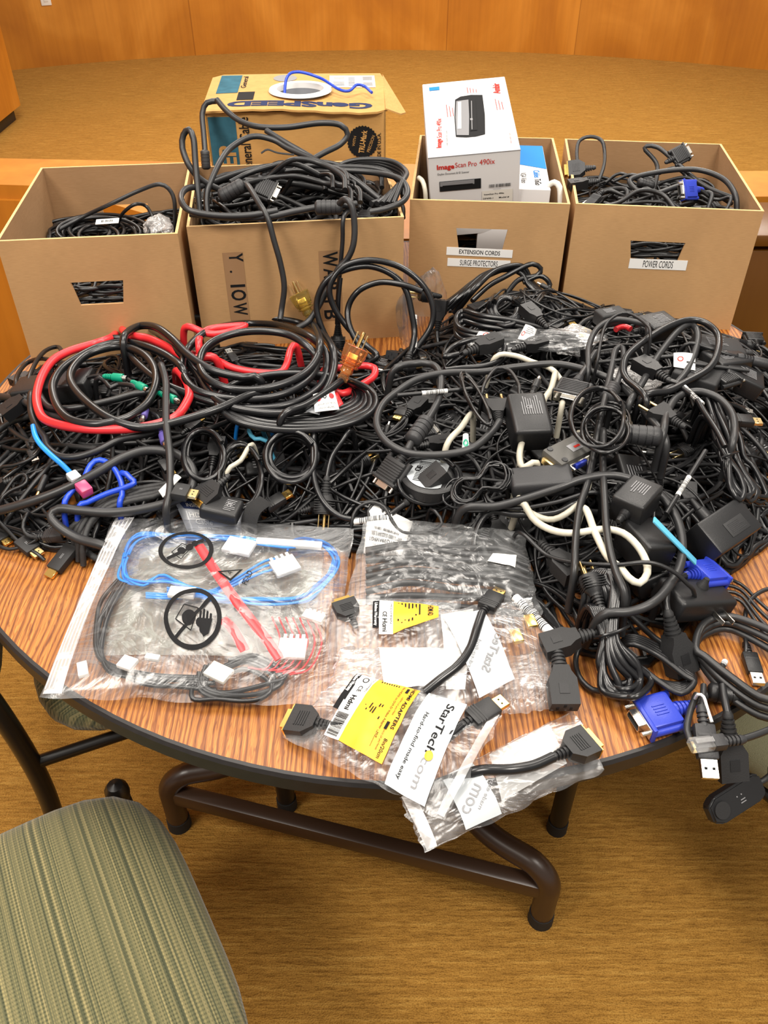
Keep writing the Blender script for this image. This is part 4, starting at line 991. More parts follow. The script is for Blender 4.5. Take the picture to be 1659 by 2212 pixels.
for k in range(24):
    yb = 1.60 + .2 * g.random(); a0 = g.uniform(410, 560); a1 = g.uniform(690, 872); y0 = g.uniform(385, 455); y1 = g.uniform(370, 455); up = g.uniform(10, 60); kk = g.uniform(-15, 15)
    b2c('thick black cable in the heap on top of the overflowing box', Y(a0, y0, yb - .03, a0 + 50, y0 - up * .5, yb, (a0 + a1) / 2, (y0 + y1) / 2 - up, yb, a1 - 50, y1 - up * .4 + kk, yb, a1, y1, yb - .04, a1 + 6, y1 + 30, yb - .08), g.choice((.0042, .005, .0055)), g.choice(('grey', 'blk')), 'thick black cables heaped in the overflowing box')
for k in range(5):
    b2c('thick black cable looping at the right end of the overflowing box', Y(690, 385 + k * 3, 1.72, 745, 352 + k * 5, 1.74, 800, 344 + k * 4, 1.74, 850, 350 + k * 7, 1.72, 878 - k * 3, 372 + k * 5, 1.68, 868 - k * 9, 395 + k * 8, 1.62, 850 - k * 12, 440, 1.57), .005, 'blk', 'thick black cables bunched at the right end of the overflowing box')
conn('vga', aim(res(('Y', 535, 392, 1.60), 0), (1, -.25, -.35), (0, -.6, .8)), 'dgrey', None, 'ribbed black monitor plug in the middle of the overflowing box', 'plug', scale=1.1)
conn('ferrite', aim(res(('Y', 501, 412, 1.57), 0), (1, .2, .45)), 'dgrey', None, 'cylindrical black ferrite left of the ribbed monitor plug', 'ferrite', scale=1.4)
conn('ferrite', aim(res(('Y', 590, 372, 1.64), 0), (1, .2, .35)), 'dgrey', None, 'cylindrical black ferrite right of the ribbed monitor plug', 'ferrite', scale=1.3)
conn('vga', aim(res(('Y', 800, 452, 1.60), 0), (-.15, -1, -.1), (0, 0, 1)), 'blkplast', None, 'black monitor plug with bright metal face at the right front of the overflowing box', 'plug', scale=.95)
conn('vga', aim(res(('Y', 440, 412, 1.64), 0), (.1, -1, -.15), (0, 0, 1)), 'blkplast', None, 'black monitor plug facing forward at the left corner of the overflowing box', 'plug', scale=.8)
for k, (x, y, a) in enumerate(((600, 335, .7), (765, 415, -.2), (622, 450, .4))):
    t = MB(); p = res(('Y', x, y, 1.60 - k * .03), 0); F = aim(p, (math.cos(a + 2.4), -.2, math.sin(a + 2.4))); t.tube(spline([F @ Vector(q) for q in ((-.03, 0, 0), (0, 0, .004), (.018, 0, .010), (.03, 0, .004))], .004), .0042, 8, .3)
    o = t.build('cable_strap', M['velcro'], None, loc=p); tag(o, ['black strap sticking up at the back of the overflowing box', 'black strap at the right end of the overflowing box', 'small black strap end above the front rim of the overflowing box'][k], 'strap')
# box 3 beige hoses
cable('beige cable curving up left of the scanner box', Y(905, 384, 1.72, 913, 392, 1.70, 918, 410, 1.69, 920, 440, 1.69), .0048, mat='cream')
cable('white cable curving up right of the blue and white box', Y(1186, 400, 1.72, 1198, 394, 1.71, 1209, 405, 1.70, 1211, 440, 1.69), .006, mat='offwhite')
# box 4
o, S_ = cable('black cable standing up in a loop at the back left of the power cords box', Y(1250, 370, 1.80, 1246, 330, 1.85, 1252, 304, 1.88, 1276, 295, 1.88, 1300, 304, 1.86, 1306, 330, 1.84, 1304, 360, 1.80, 1290, 400, 1.76), .0038, mat='grey')
conn('dvi', aim(res(('Y', 1283, 362, 1.78), 0), (-1, .1, -.15), (0, -.5, .8)), 'dgrey', None, 'black video plug lying at the left side of the power cords box', 'plug')
conn('vga', aim(res(('Y', 1440, 350, 1.80), 0), (1, .3, .42), (0, -.7, .7)), 'dgrey', None, 'black monitor plug raised at the centre of the power cords box', 'plug', scale=.95)
o, S_ = cable('blue ended monitor cable lying in the power cords box', Y(1580, 440, 1.72, 1555, 425, 1.70, 1530, 418, 1.69, 1515, 414, 1.69), .0045); conn('vga', aim(S_[-1] + Vector((.0, 0, .004)), (-1, -.4, .12), (0, -.8, .6)), 'vgablue', o, plabel='blue plug with metal face')
g4 = 'black cords curving in the power cords box'
o, S_ = cable('thick black cord arching along the right side of the power cords box', Y(1470, 400, 1.72, 1400, 420, 1.70, 1360, 390, 1.74, 1420, 372, 1.76, 1500, 366, 1.76, 1560, 385, 1.72, 1588, 420, 1.67, 1592, 460, 1.65), .0055, mat='grey')
o, S_ = cable('long black cord looping over the centre of the power cords box', Y(1330, 440, 1.70, 1400, 430, 1.72, 1420, 360, 1.82, 1392, 320, 1.85, 1420, 318, 1.84, 1460, 350, 1.80, 1520, 400, 1.74, 1590, 430, 1.68), .0045, mat='grey')
cable('black cord arching low along the front rim of the power cords box', Y(1260, 450, 1.62, 1330, 440, 1.64, 1380, 412, 1.66, 1430, 420, 1.66, 1460, 455, 1.62), .0045, mat='blk')
g = random.Random(5)
for k in range(26):
    yb = g.uniform(1.66, 1.86); x0 = g.uniform(1255, 1470); y0 = 452 - (yb - 1.66) * 330 + g.uniform(-15, 20); L_ = g.uniform(60, 130)
    cable('black cord in the power cords box', Y(x0, y0, yb, x0 + L_ * .3, y0 - g.uniform(0, 25), yb, x0 + L_ * .7, y0 - g.uniform(-8, 25), yb - .01, min(1590, x0 + L_), y0 + g.uniform(-5, 15), yb - .03, min(1588, x0 + L_ * .9), y0 + 30, yb - .06), g.choice((.0025, .0035, .0042)), mat=g.choice(('blk', 'grey')), group=g4)
conn('iec', aim(res(('Y', 1290, 392, 1.72), 0), (-1, -.1, -.1)), 'blkplast', None, 'black appliance plug at the left front of the power cords box', 'plug')
conn('ferrite', aim(res(('Y', 1395, 398, 1.72), 0), (1, -.1, -.25)), 'blkplast', None, 'black ferrite bead in the middle of the power cords box', 'ferrite', scale=.95)
conn('hdmi', aim(res(('Y', 1300, 415, 1.66), 0), (-.6, -.5, -.4)), 'dgrey', None, 'pale tipped video plug at the front left corner of the power cords box', 'plug')
t = MB(); F = pix_aim(('Z', 1268, 440, .93), ('Z', 1290, 425, .93)); t.box((.05, .02, .001), mat=F); o = t.build('paper_tag', M['white'], None, loc=F.translation); tag(o, 'white tag at the front left corner inside the power cords box', 'tag')

# ---------------------------------------------------------------- big traced cables on the heap (from the back to the front)
HO = .030
def hv(pts, off): return [(p[0], p[1], p[2] if len(p) > 2 else off) for p in pts]
# power cord bundle standing in front of box 3
g = random.Random(3)
for k in range(7):
    d = k * 7; h = .035 + .008 * k
    cord('thick black power cord in the sheaf leaning against the extension cords box', Y(948 + d * .9, 668 + g.uniform(-5, 8), 1.44 + .01 * k, 985 + d, 640 - d * .4, 1.49, 1030 + d, 605 - d * .5 + g.uniform(-4, 4), 1.53, 1085 + d * 1.0, 583 - d * .2, 1.545, 1125 + d * .6, 590 + d * .5, 1.54, 1145 + d, 620 + d * .6, 1.52, 1190 + d, 655 + d * .5, 1.48, 1240 + d, 680 + d * .4, 1.46, 1300 + d * .5, 690 + d * .3, 1.45), .0052, mat='blk2', group='power cords in the sheaf leaning against the extension cords box')
cord('black cord loop poking up at the top of the sheaf by the surge protectors label', Y(1020, 650, 1.47, 1055, 618, 1.51, 1090, 598, 1.53, 1120, 582, 1.54, 1150, 570, 1.545, 1168, 580, 1.545, 1160, 595, 1.54, 1120, 605, 1.53, 1090, 640, 1.50), .005, mat='blk2')
cord('black cord loop curling at the right top of the sheaf', Y(1130, 610, 1.53, 1165, 596, 1.54, 1185, 608, 1.535, 1186, 622, 1.53, 1170, 640, 1.51), .005, mat='blk2')
for k in range(5):
    coil('black power cord wound in a round coil in front of the extension cords box', 1093, 668, 36 - k * 3, 34 - k * 3, 1, .0042, off=.035, seed=40 + k, group='round coil of cord in front of the extension cords box')
for k, (dx, dy) in enumerate(((0, 0), (4, 9), (12, 22))):
    cord('thick black cord in the long flat loop below the sheaf', hv([(1175 + dx, 720 + dy), (1240, 728 + dy * .6), (1120, 695 + dy), (1040, 682 + dy), (1000, 672 + dy), (985, 690 + dy), (1000, 712 + dy), (1060, 722 + dy), (1140, 730 + dy), (1250, 738)], .040 - .006 * k), .0052, mat='blk2', group='cords in the long flat loop below the sheaf')
conn('iec', pix_aim((1005, 762), (1058, 742), .055), 'blkmatte', None, 'large black appliance plug lying below the round coil in front of the extension cords box', 'plug', scale=1.15)
o, S_ = cable('thick black cord curling round behind the large appliance plug', hv([(990, 765), (960, 770), (985, 745), (1040, 730), (1075, 735), (1090, 750), (1080, 775), (1050, 790), (1000, 795), (960, 800)], .052), .0050, mat='blk2')
conn('iec', pix_aim((1180, 705), (1150, 678), .05), 'blkplast', None, 'black appliance plug among the cords below the sheaf', 'plug')
conn('iec', pix_aim((1110, 755), (1150, 745), .05), 'blkplast', None, 'black appliance plug on clear film right of the warning tags', 'plug')
# tags with red marks
def paper(label, quad, off, mat='white', name='paper_tag', cat='tag', prints=()):
    P_ = [res(p, off) for p in quad]; t = MB()
    def f(u, v): 
        q = P_[0].lerp(P_[1], u).lerp(P_[3].lerp(P_[2], u), v); q.z += .003 * math.sin(u * 3) * math.sin(v * 2.5); return q
    t.grid(f, 8, 8); o = t.build(name, M[mat], None, loc=P_[0]); md = o.modifiers.new('thick', 'SOLIDIFY'); md.thickness = .0006
    tag(o, label, cat)
    nrm = (P_[1] - P_[0]).cross(P_[3] - P_[0]).normalized(); nrm = nrm if nrm.z > 0 else -nrm
    for nm, mt, fn in prints:
        t = MB(); fn(t, lambda u, v: f(u, v) + nrm * .0012); t.build(nm, M[mt], o, smooth=False)
    return o
def uvr(t, f, u0, v0, u1, v1): t.poly([f(u0, v0), f(u1, v0), f(u1, v1), f(u0, v1)])
def uvlines(u0, v0, u1, v1, n, seed=1, vert=False, th=.4):
    def g_(t, f):
        r = random.Random(seed)
        for k in range(n):
            if vert: a = u0 + (u1 - u0) * k / n; uvr(t, f, a, v0, a + (u1 - u0) / n * r.uniform(.3, .75), v1)
            else: a = v0 + (v1 - v0) * k / n; uvr(t, f, u0, a, u0 + (u1 - u0) * r.uniform(.65, 1), a + (v1 - v0) / n * th)
    return g_
def uvtext(st, u, v, hu, wu, rot=0, bold=0, asp=1.0, mirror=False):
    def g_(t, f):
        me = text(st, bold); s = wu / twidth(me); sy = hu / .73; c, sn = math.cos(rot), math.sin(rot)
        def m_(q):
            x, y = q.x * s * (-1 if mirror else 1), q.y * sy; a, b = c * x - sn * y, sn * x + c * y; return f(u + a, v + b * asp)
        t.mesh(me, fn=m_)
    return g_
def uvdisc(u, v, ru, rv, n=24, r0=0):
    def g_(t, f):
        o_ = [f(u + ru * math.cos(2 * math.pi * k / n), v + rv * math.sin(2 * math.pi * k / n)) for k in range(n)]
        if not r0: t.poly(o_)
        else:
            i_ = [f(u + ru * r0 * math.cos(2 * math.pi * k / n), v + rv * r0 * math.sin(2 * math.pi * k / n)) for k in range(n)]
            for k in range(n): t.poly([o_[k], o_[(k + 1) % n], i_[(k + 1) % n], i_[k]])
    return g_
def both(*fs):
    def g_(t, f):
        for q in fs: q(t, f)
    return g_
paper('white warning tag with red ring below the flat cord loop', [(1012, 752), (1062, 762), (1075, 725), (1035, 715)], .045, prints=[('red_ring', 'redink', uvdisc(.45, .8, .14, .14, r0=.7)), ('print', 'print_grey', uvlines(.2, .2, .8, .6, 4))])
paper('smaller white warning tag with red ring, right of the first warning tag', [(1118, 732), (1150, 738), (1160, 712), (1135, 700)], .046, prints=[('red_ring', 'redink', uvdisc(.2, .35, .12, .14, r0=.7)), ('print', 'print_grey', uvlines(.3, .4, .9, .9, 4))])
# clear bags behind
crumple('clear plastic bag with a plug in it, against the extension cords box', 915, 690, 0, .045, .03, 'film', 9, amp=.085, Y=1.50)
crumple('crumpled clear plastic bag below the round coil of cord', 1155, 735, TZ + .135, .11, .03, 'film', 5, amp=.012)
crumple('crumpled clear plastic bag right of the flat cord loop', 1235, 735, TZ + .115, .035, .04, 'hazy', 6, amp=.018)
conn('nema', aim(res(('Y', 950, 640, 1.48), 0), (-1, -.3, .25), (0, -1, .2)), 'blkplast', None, 'black mains plug with brass prongs in the clear bag against the extension cords box', 'plug', scale=.95)
o, S_ = cable('black cord with a white band hanging right of the big upright loops', Y(948, 790, 1.34, 945, 740, 1.40, 944, 715, 1.42), .0045, mat='blk2'); conn('iec', aim(S_[-1], (.1, .3, 1)), 'blkplast', o); on_cable('sleeve', S_, .5, o, scale=.55)
# upright loops in front of box 2
o, S_ = cable('thick glossy black power cord standing in big round loops before the overflowing box', Y(884, 770, 1.33, 895, 725, 1.37, 890, 680, 1.39, 876, 625, 1.41, 845, 592, 1.425, 795, 575, 1.43, 740, 585, 1.42, 702, 610, 1.41, 684, 655, 1.40, 692, 700, 1.385, 715, 745, 1.37, 745, 775, 1.355, 780, 785, 1.34, 815, 770, 1.335, 790, 745, 1.36, 755, 712, 1.38, 722, 665, 1.395, 712, 620, 1.405, 740, 578, 1.42, 795, 562, 1.43, 860, 575, 1.425, 910, 612, 1.41, 934, 658, 1.395, 932, 702, 1.38, 905, 745, 1.36, 875, 780, 1.34, 830, 790, 1.33, 790, 765, 1.345, 757, 710, 1.375, 752, 665, 1.40, 775, 628, 1.41, 820, 610, 1.42, 870, 615, 1.41, 912, 630, 1.40), .0056, mat='blk2', n=12)
conn('iec', aim(S_[0] + Vector((0, 0, .004)), S_[0] - S_[7]), 'blkmatte', o, scale=1.25); on_cable('sleeve', S_, near(S_, 880, 660) if False else .045, o, scale=1.15, plabel='white barcode sleeve')
o, S_ = cable('black cord with white wrap and plug hanging before the letters on the overflowing box', Y(735, 600, 1.43, 731, 640, 1.42, 730, 660, 1.415, 730, 700, 1.41), .0050, mat='blk2'); on_cable('sleeve', S_, .2, o, scale=.85); conn('nema', end_frame(S_), 'blkplast', o, scale=1.05)
# the red and black pair and the big round coils at the left
o, S_ = cord('red insulated half of the thick extension cord looping round the left of the heap', hv(c4(1370, 335, 1200, 345, 1080, 270, 950, 212, 830, 190, 775, 150, 742, 180, 700, 212, 600, 245, 450, 290, 340, 350, 270, 450, 236, 570, 248, 670, 290, 730, 400, 768, 560, 790, 760, 792, 900, 780, 1050, 745, 1140, 700, 1195, 620, 1213, 560, 1190, 480, 1130, 420), .052), .0068, mat='red', n=12, name='extension_cord', cat='cord')
o, S_ = cord('red cord curving along the top of the wide black coil', hv([(430, 750), (432, 728), (450, 712), (490, 706), (530, 704), (500, 716), (465, 722), (440, 718), (400, 708)], .060), .0060, mat='red', n=10)
o, S_ = cord('red cord crossing inside the wide black coil', hv([(400, 765), (430, 770), (466, 777), (500, 793), (545, 803), (600, 806), (618, 790), (628, 755), (640, 748)], .035), .0058, mat='red', n=10)
o, S_ = cord('red cord end looping out under the amber plug', hv([(700, 800), (735, 795), (780, 790), (808, 795), (808, 812), (790, 826), (765, 840), (740, 850), (715, 840), (700, 822)], .03), .006, mat='red', n=10)
# yellow plug cord: wide coil
pts = hv([(672, 690), (690, 730), (686, 770), (660, 805), (610, 830), (550, 842), (490, 838), (445, 815), (432, 780), (450, 745), (500, 722), (560, 715), (620, 722), (660, 745)], .066)
pts += hv([(684, 775), (670, 815), (620, 848), (550, 862), (480, 858), (420, 840), (395, 800), (405, 755), (450, 715), (520, 700), (600, 702), (660, 722), (700, 755)], .056)
pts += hv([(706, 790), (690, 835), (630, 872), (550, 882), (470, 872), (400, 848), (340, 820), (285, 770), (272, 735), (290, 712), (320, 708), (370, 745), (420, 800)], .048)
pts += hv([(470, 865), (560, 890), (640, 888), (700, 850), (722, 790), (712, 740), (670, 705), (600, 688), (520, 688), (440, 686), (370, 688), (300, 702), (275, 712)], .054)
o, S_ = cable('thick black extension cord with clear yellow plug wound in the wide coil', pts, .0062, mat='blk2', n=12, name='extension_cord', cat='cord')
conn('clear', aim(S_[0], (-.42, .30, .85), (0, -1, .5)), 'clearyellow', o, scale=1.2, plabel='clear yellow plug'); on_cable('sleeve', S_, .006, o, scale=.6)
# big left loops
pts = hv(c4(1659, 565, 1400, 660, 1200, 725, 1000, 775, 860, 775, 700, 720, 560, 620, 470, 520, 450, 440, 500, 360, 590, 300, 760, 262, 900, 300, 980, 380, 1000, 480, 960, 600, 880, 680, 780, 730, 620, 760, 480, 740, 400, 690, 350, 600, 340, 500, 400, 400, 520, 320, 650, 260, 800, 235, 960, 270, 1100, 340, 1180, 430), .058)
cord('thick black cord in the big double loop over the left of the heap', pts, .0064, mat='blk2', n=12)
cord('thick black cord leaning over the red loop', hv(c4(790, 235, 820, 170, 900, 130, 1000, 140, 1100, 210, 1200, 310, 1330, 400, 1450, 440, 1560, 460, 1659, 470), .068), .0064, mat='blk2', n=12)
cord('thick black cord sweeping under the red loop on the left', hv(c4(1120, 560, 900, 560, 700, 610, 520, 650, 380, 660, 300, 640, 240, 520, 300, 400, 420, 310, 600, 240, 780, 215), .045), .0055, mat='blk', n=10)
cord('printed black cord hanging low under the red loop', hv(c4(205, 560, 200, 680, 240, 780, 290, 850, 300, 900, 370, 960, 480, 970, 620, 930, 760, 860, 900, 830, 1010, 800, 1060, 700, 1050, 560, 1040, 400, 1010, 350), .038), .0056, mat='blk', n=10)
cord('thick black cord dropping straight down through the left of the heap', hv(c4(1030, 380, 1060, 480, 1062, 600, 1064, 760, 1085, 950, 1090, 1120, 1080, 1230, 1062, 1310), .060), .0055, mat='grey', n=10)
cord('long thick cable bending back over itself at lower left', hv(c4(-120, 1335, 0, 1312, 200, 1255, 400, 1180, 600, 1080, 780, 975, 940, 925, 1100, 940, 1200, 1000, 1240, 1090, 1210, 1190, 1080, 1260, 900, 1305, 700, 1325, 500, 1310, 380, 1300, 325, 1345, 370, 1410, 500, 1490, 700, 1555), .040), .0068, mat='grey', n=12)
cord('black cable entering from the left edge toward the red loop', hv(c4(-100, 590, 0, 582, 120, 600, 220, 650, 330, 700, 520, 748, 700, 760), .035), .0060, mat='grey', n=10)
cord('black cable curving at the left edge below the adapter', hv(c4(-80, 860, 0, 790, 80, 740, 180, 710, 230, 690), .012), .0055, mat='grey')
cord('thin black cable loop standing up at the back left by the leftmost box', hv(c4(110, 540, 110, 450, 170, 370, 260, 340, 340, 360, 370, 420), .03), .0038, mat='blk')
cord('thin black cable arch in front of the leftmost box', hv(c4(180, 520, 220, 380, 290, 290, 370, 265, 390, 310, 330, 400), .035), .0038, mat='blk')
# lower black coil with amber plug
g = random.Random(12)
for k in range(6):
    rx, ry = 172 - k * 9, 62 - k * 4
    pts = [(640 + rx * math.cos(a) + g.uniform(-3, 3), 868 - k * 3 + ry * math.sin(a), .050 - .004 * k + .002 * math.sin(a)) for a in [2 * math.pi * q / 16 for q in range(16)]]
    cord('thick black cord turn of the flat coil under the wide coil', pts, .0056, mat='blk2', n=10, closed=True, group='turns of the flat coil under the wide coil')
o, S_ = cable0('thick black cord running up to the clear amber plug', hv([(610, 900), (660, 875), (700, 850), (725, 832), (740, 820)], .062), .0060, mat='blk2', n=12, name='extension_cord', cat='cord'); conn('clear', aim(S_[-1], (.42, .42, .80), (0, -1, .6)), 'clearorange', o, scale=1.2, plabel='clear amber plug'); on_cable('sleeve', S_, .96, o, scale=.4)
paper('white tag with two red dots on the flat black coil', [(680, 890), (733, 884), (722, 843), (676, 852)], .060, prints=[('red_dots', 'red', both(uvdisc(.22, .62, .11, .14), uvdisc(.80, .66, .11, .14))), ('print', 'ink', both(uvtext('DANGER  ELECTRICAL', .52, .30, .10, .80), uvtext('SHOCK HAZARD', .52, .12, .10, .7), uvdisc(.5, .65, .08, .1, r0=.6)))])
paper('grey blank tag left of the tag with two red dots', [(650, 886), (690, 896), (700, 868), (672, 870)], .052, mat='silver')
paper('red tag corner right of the tag with two red dots', [(728, 882), (742, 872), (730, 848), (720, 852)], .056, mat='red')
# blue network cables on the left
o, S_ = cable('light blue network cable running down the left of the heap to a grey clip', hv(c4(212, 770, 225, 830, 260, 890, 330, 960, 400, 1020, 440, 1060, 465, 1090), .042), .0040, mat='blue', n=10)
t = MB(); F = end_frame(S_); t.box((.018, .016, .012), (.004, 0, 0), bev=.002, mat=F); t.build('grey_clip', M['silverfoil'], o); t = MB(); t.box((.022, .017, .014), (.030, 0, -.002), bev=.002, mat=F); t.build('pink_clip', M['pink'], o)
cord('royal blue network cable looping in the left of the heap', hv(c4(410, 1290, 450, 1200, 530, 1120, 580, 1020, 640, 988, 720, 1030, 775, 1130, 780, 1220, 765, 1275), .036), .0042, mat='royal', n=10)
cord('royal blue network cable with a sharp bend in the left of the heap', hv(c4(500, 1295, 560, 1260, 680, 1205, 800, 1165, 860, 1135, 840, 1110, 780, 1070), .038), .0042, mat='royal', n=10)
cord('sky blue wire curled below the wide coil', hv(c5(220, 1050, 300, 1020, 380, 1040, 430, 1090), .02), .0032, mat='blue'); cord('light blue wire in a tight curl below the wide coil', hv(c5(400, 1160, 330, 1150, 290, 1100, 310, 1050, 350, 1040), .022), .0034, mat='lightblue')
# ps/2 plugs
for col, lab, a, b in (('green', 'green round plug nearest the left adapter', (228, 813), (258, 816)), ('green', 'green round plug with ribs left of centre in the red loop', (288, 826), (330, 850)), ('green', 'green round plug at the right side of the red loop', (345, 850), (382, 866)), ('purple', 'purple round plug inside the red loop', (316, 872), (309, 898)), ('purple', 'purple round plug hanging below the red loop', (348, 925), (358, 960))):
    F = pix_aim(a, b, .050); o, S_ = cable(lab.replace('round plug', 'plugged thin black lead with'), [F.translation - F.to_3x3() @ Vector((.07, .02, .02)), F.translation - F.to_3x3() @ Vector((.03, .0, .004)), F.translation], .0028)
    o['label'] = 'black lead of the ' + lab; conn('ps2', F, col, o, plabel=lab)
# left adapter + plug
a_, F, l = brick('long black adapter lying under the red loop at the far left', (40, 850), (200, 828), .052, .034, .03, reliefs=(1,))
conn('iec', pix_aim((78, 845), (30, 880), .035), 'blkplast', None, 'black appliance plug in front of the long left adapter', 'plug', scale=1.1)
cord('black cord of the long left adapter', hv([(208, 820), (225, 822), (240, 838), (255, 830), (300, 842)], .045), .0040)
# video dongles at lower left
def dongle(label, a, b, kind, w_=.023, h=.011, off=.006, mat='blkmatte'):
    p = res(a, off); q = res(b, off); l = (q - p).length; F = aim(p, q - p); t = MB(); t.box((l, w_, h), (l / 2, 0, 0), bev=.0016, mat=F); o = t.build('video_adapter', M[mat], None, loc=p); tag(o, label, 'adapter')
    t = MB(); t.box((.013, .0150 if kind == 'hdmi' else .0165, .0050), (l + .006, 0, 0), bev=.0006, mat=F, seg=1); s = t.build('metal_shell', M['gold' if kind == 'hdmi' else 'brass'], o)
    if kind != 'hdmi': t = MB(); [t.box((.0018, .0018, .0054), (l + .006, y * .003, 0), mat=F) for y in (-1, 1)]; t.build('latch_holes', M['ink'], s)
    t = MB(); lines(t, F, l * .4, -.002, l * .6, .002, 2, h / 2 + .0003, 2); t.build('print', M['print_grey'], o, smooth=False); return o
dongle('flat black video adapter with gold tip on bare wood at lower left', (158, 1180), (116, 1232), 'hdmi')
dongle('short black video adapter with notched metal end at lower left', (44, 1166), (74, 1190), 'dp')
o, S_ = cable0('black cable of the ribbed video plug at lower left', hv([(60, 1110), (50, 1140), (62, 1158), (80, 1160)], .012), .0034); conn('hdmi', aim(S_[-1], res((125, 1154), .012) - S_[-1]), 'dgrey', o)
conn('jack', pix_aim((98, 1030), (84, 1062), .03), 'blkplast', None, 'black audio plug with brass tip at the left of the heap', 'plug', scale=1.4)
for k, lab in enumerate(('topmost of the thin black leads on the bare wood at the left edge', 'thin black lead curling on the bare wood at the left edge', 'lowest thin black lead running off the left edge of the table', 'thin lead crossing the curl at the left edge')):
    P4 = [c4(0, 1045, 80, 1025, 160, 1000, 230, 960, 280, 900), c4(10, 1240, 40, 1180, 100, 1100, 150, 1080, 175, 1110, 150, 1150, 60, 1190, 0, 1260), c4(-60, 1330, 40, 1430, 140, 1530, 240, 1590), c4(0, 1540, 60, 1560, 200, 1520, 330, 1420, 470, 1330)][k]
    cord(lab, hv(P4, .008), .0028, mat='blk')
for k in range(5):
    cord('braided black sleeve cable curving below the left loops', hv(c4(*[q + g.uniform(-14, 14) for q in (470 + k * 14, 1420 + k * 26, 560 + k * 10, 1330 + k * 10, 680, 1230 + k * 16, 820, 1180 + k * 15, 980, 1150 + k * 16, 1100, 1150 + k * 14)]), .016 + .004 * k), .0044, mat='braid', group='braided cables below the left loops')
cord('braided black cable running under the zip bag at left', hv(c4(480, 1480, 540, 1560, 620, 1620, 760, 1660), .008), .005, mat='braid')
paper('white curled paper tag at the left centre', [(342, 1060), (352, 1075), (392, 1032), (378, 1024)], .060)
# card sleeve for HDMI cable
paper('grey video cable card with blue corner behind the zip bag', [(410, 1160), (520, 1170), (530, 1100), (376, 1080)], .030, mat='silver', name='cable_card', cat='card', prints=[('blue_corner', 'navy', lambda t, f: t.poly([f(.04, 1.0), f(.50, 1.0), f(.46, .78), f(.10, .78)])), ('white_print', 'white', both(uvtext('INSIGNIA', .30, .88, .10, .30), uvtext('HDMI', .30, .60, .14, .30), uvtext('Cable', .36, .42, .14, .28), uvtext('Supports the latest', .40, .27, .05, .34), uvtext('HDMI standards', .37, .20, .05, .28)))])
o, F, l = brick('small black adapter with printed rating lying on the grey video cable card', (438, 1090), (520, 1110), .040, .022, .045, bev=.006); dlabel(o, F, l * .05, -.014, l * .42, .014, .0113, txt=[('CE', l * .2, 0, .006, math.pi / 2)])
dongle('black video adapter with gold notched end above the grey video cable card', (375, 1060), (408, 1066), 'dp', .026, .012, .060)
conn('dvi', pix_aim((492, 1030), (458, 1060), .045), 'blkplast', None, 'black monitor plug with gold face above the grey card', 'plug')
conn('hdmi', pix_aim((330, 1130), (345, 1120), .02), 'blkplast', None, 'black video plug with gold tip at the zip bag corner', 'plug')
conn('hdmi', pix_aim((560, 1105), (588, 1088), .03), 'blkplast', None, 'black video plug with bright yellow edge left of the mains plug', 'plug')
t = MB(); t.tube(spline([res((572, 1080, .045), 0), res((548, 1100, .05), 0), res((538, 1130, .045), 0), res((540, 1168, .03), 0)], .006), .014, 10, .18); o = t.build('velcro_strap', M['velcro'], None, loc=res((540, 1168, .03), 0)); tag(o, 'wide black hook and loop strap above the zip bag', 'strap')
for a, b, lab in (((395, 935), (412, 922), 'gold tipped video plug below the red loop'), ((345, 985), (352, 995), 'small white tipped plug in the left of the heap'), ((70, 968), (80, 945), 'silver tipped lead at the far left under the loops')): conn('hdmi', pix_aim(a, b, .03), 'blkplast', None, lab, 'plug', scale=.8)
# coils in the middle
coil('black cord wound in a tight round coil left of the mains plug', 628, 985, 52, 50, 5, .0040, off=.028, seed=3, jit=.14, spread=.02)
coil('thin black cord in a loose tall coil left of the round coil', 520, 1030, 45, 70, 3, .0034, off=.022, seed=8, jit=.12)
coil('black cord in an untidy coil below the wide coil', 440, 985, 42, 55, 4, .0038, off=.028, seed=9)
o, S_ = cable0('black mains cord coming down to the two prong plug in the middle', hv([(760, 930), (738, 955), (718, 985), (709, 1015), (706, 1035)], .040), .0040, mat='blk2'); conn('nema', aim(S_[-1] , res((703, 1075), .030) - S_[-1], (0, -1, .8)), 'blkmatte', o, scale=1.15)
o, S_ = cable0('black cord with white barcode sleeve and angled appliance plug in the lower middle', hv([(680, 930), (676, 985), (680, 1040), (700, 1085), (735, 1115), (780, 1122), (830, 1118), (858, 1100), (878, 1085)], .042), .0042, mat='blk2', n=10); conn('iec', aim(S_[-1], res((925, 1045), .050) - S_[-1]), 'blkmatte', o, scale=1.2); on_cable('sleeve', S_, near(S_, 800, 1121), o, scale=1.05, plabel='white barcode sleeve')
o, S_ = cable0('thick black monitor cable with ferrite bead and ribbed plug in the middle', hv([(850, 800), (900, 785), (938, 790), (952, 815), (948, 860), (925, 905), (895, 945), (880, 972)], .060), .0056, mat='grey', n=12); on_cable('ferrite', S_, near(S_, 905, 930), o, 'dgrey', scale=1.35); conn('vga', aim(S_[-1], res((830, 1045), .040) - S_[-1]), 'blkmatte', o, scale=1.15, plabel='ribbed black monitor plug')
o, S_ = cable0('long black cord arcing across the whole centre of the heap to a two pin plug', hv([(1438, 953), (1402, 900), (1365, 855), (1324, 822), (1269, 800), (1200, 786), (1120, 792), (1040, 803), (958, 806), (900, 820), (858, 846), (828, 872), (814, 905), (820, 935), (845, 962), (890, 980), (958, 982), (1020, 968), (1060, 935), (1078, 912)], .064), .0055, mat='grey', n=12); conn('euro', aim(S_[-1], res((1066, 850), .060) - S_[-1]), 'blkmatte', o, scale=1.25, plabel='flat two pin plug')
conn('nema', aim(S_[0] + Vector((0, 0, .0)), S_[0] - S_[6]), 'blkplast', o, scale=.9)
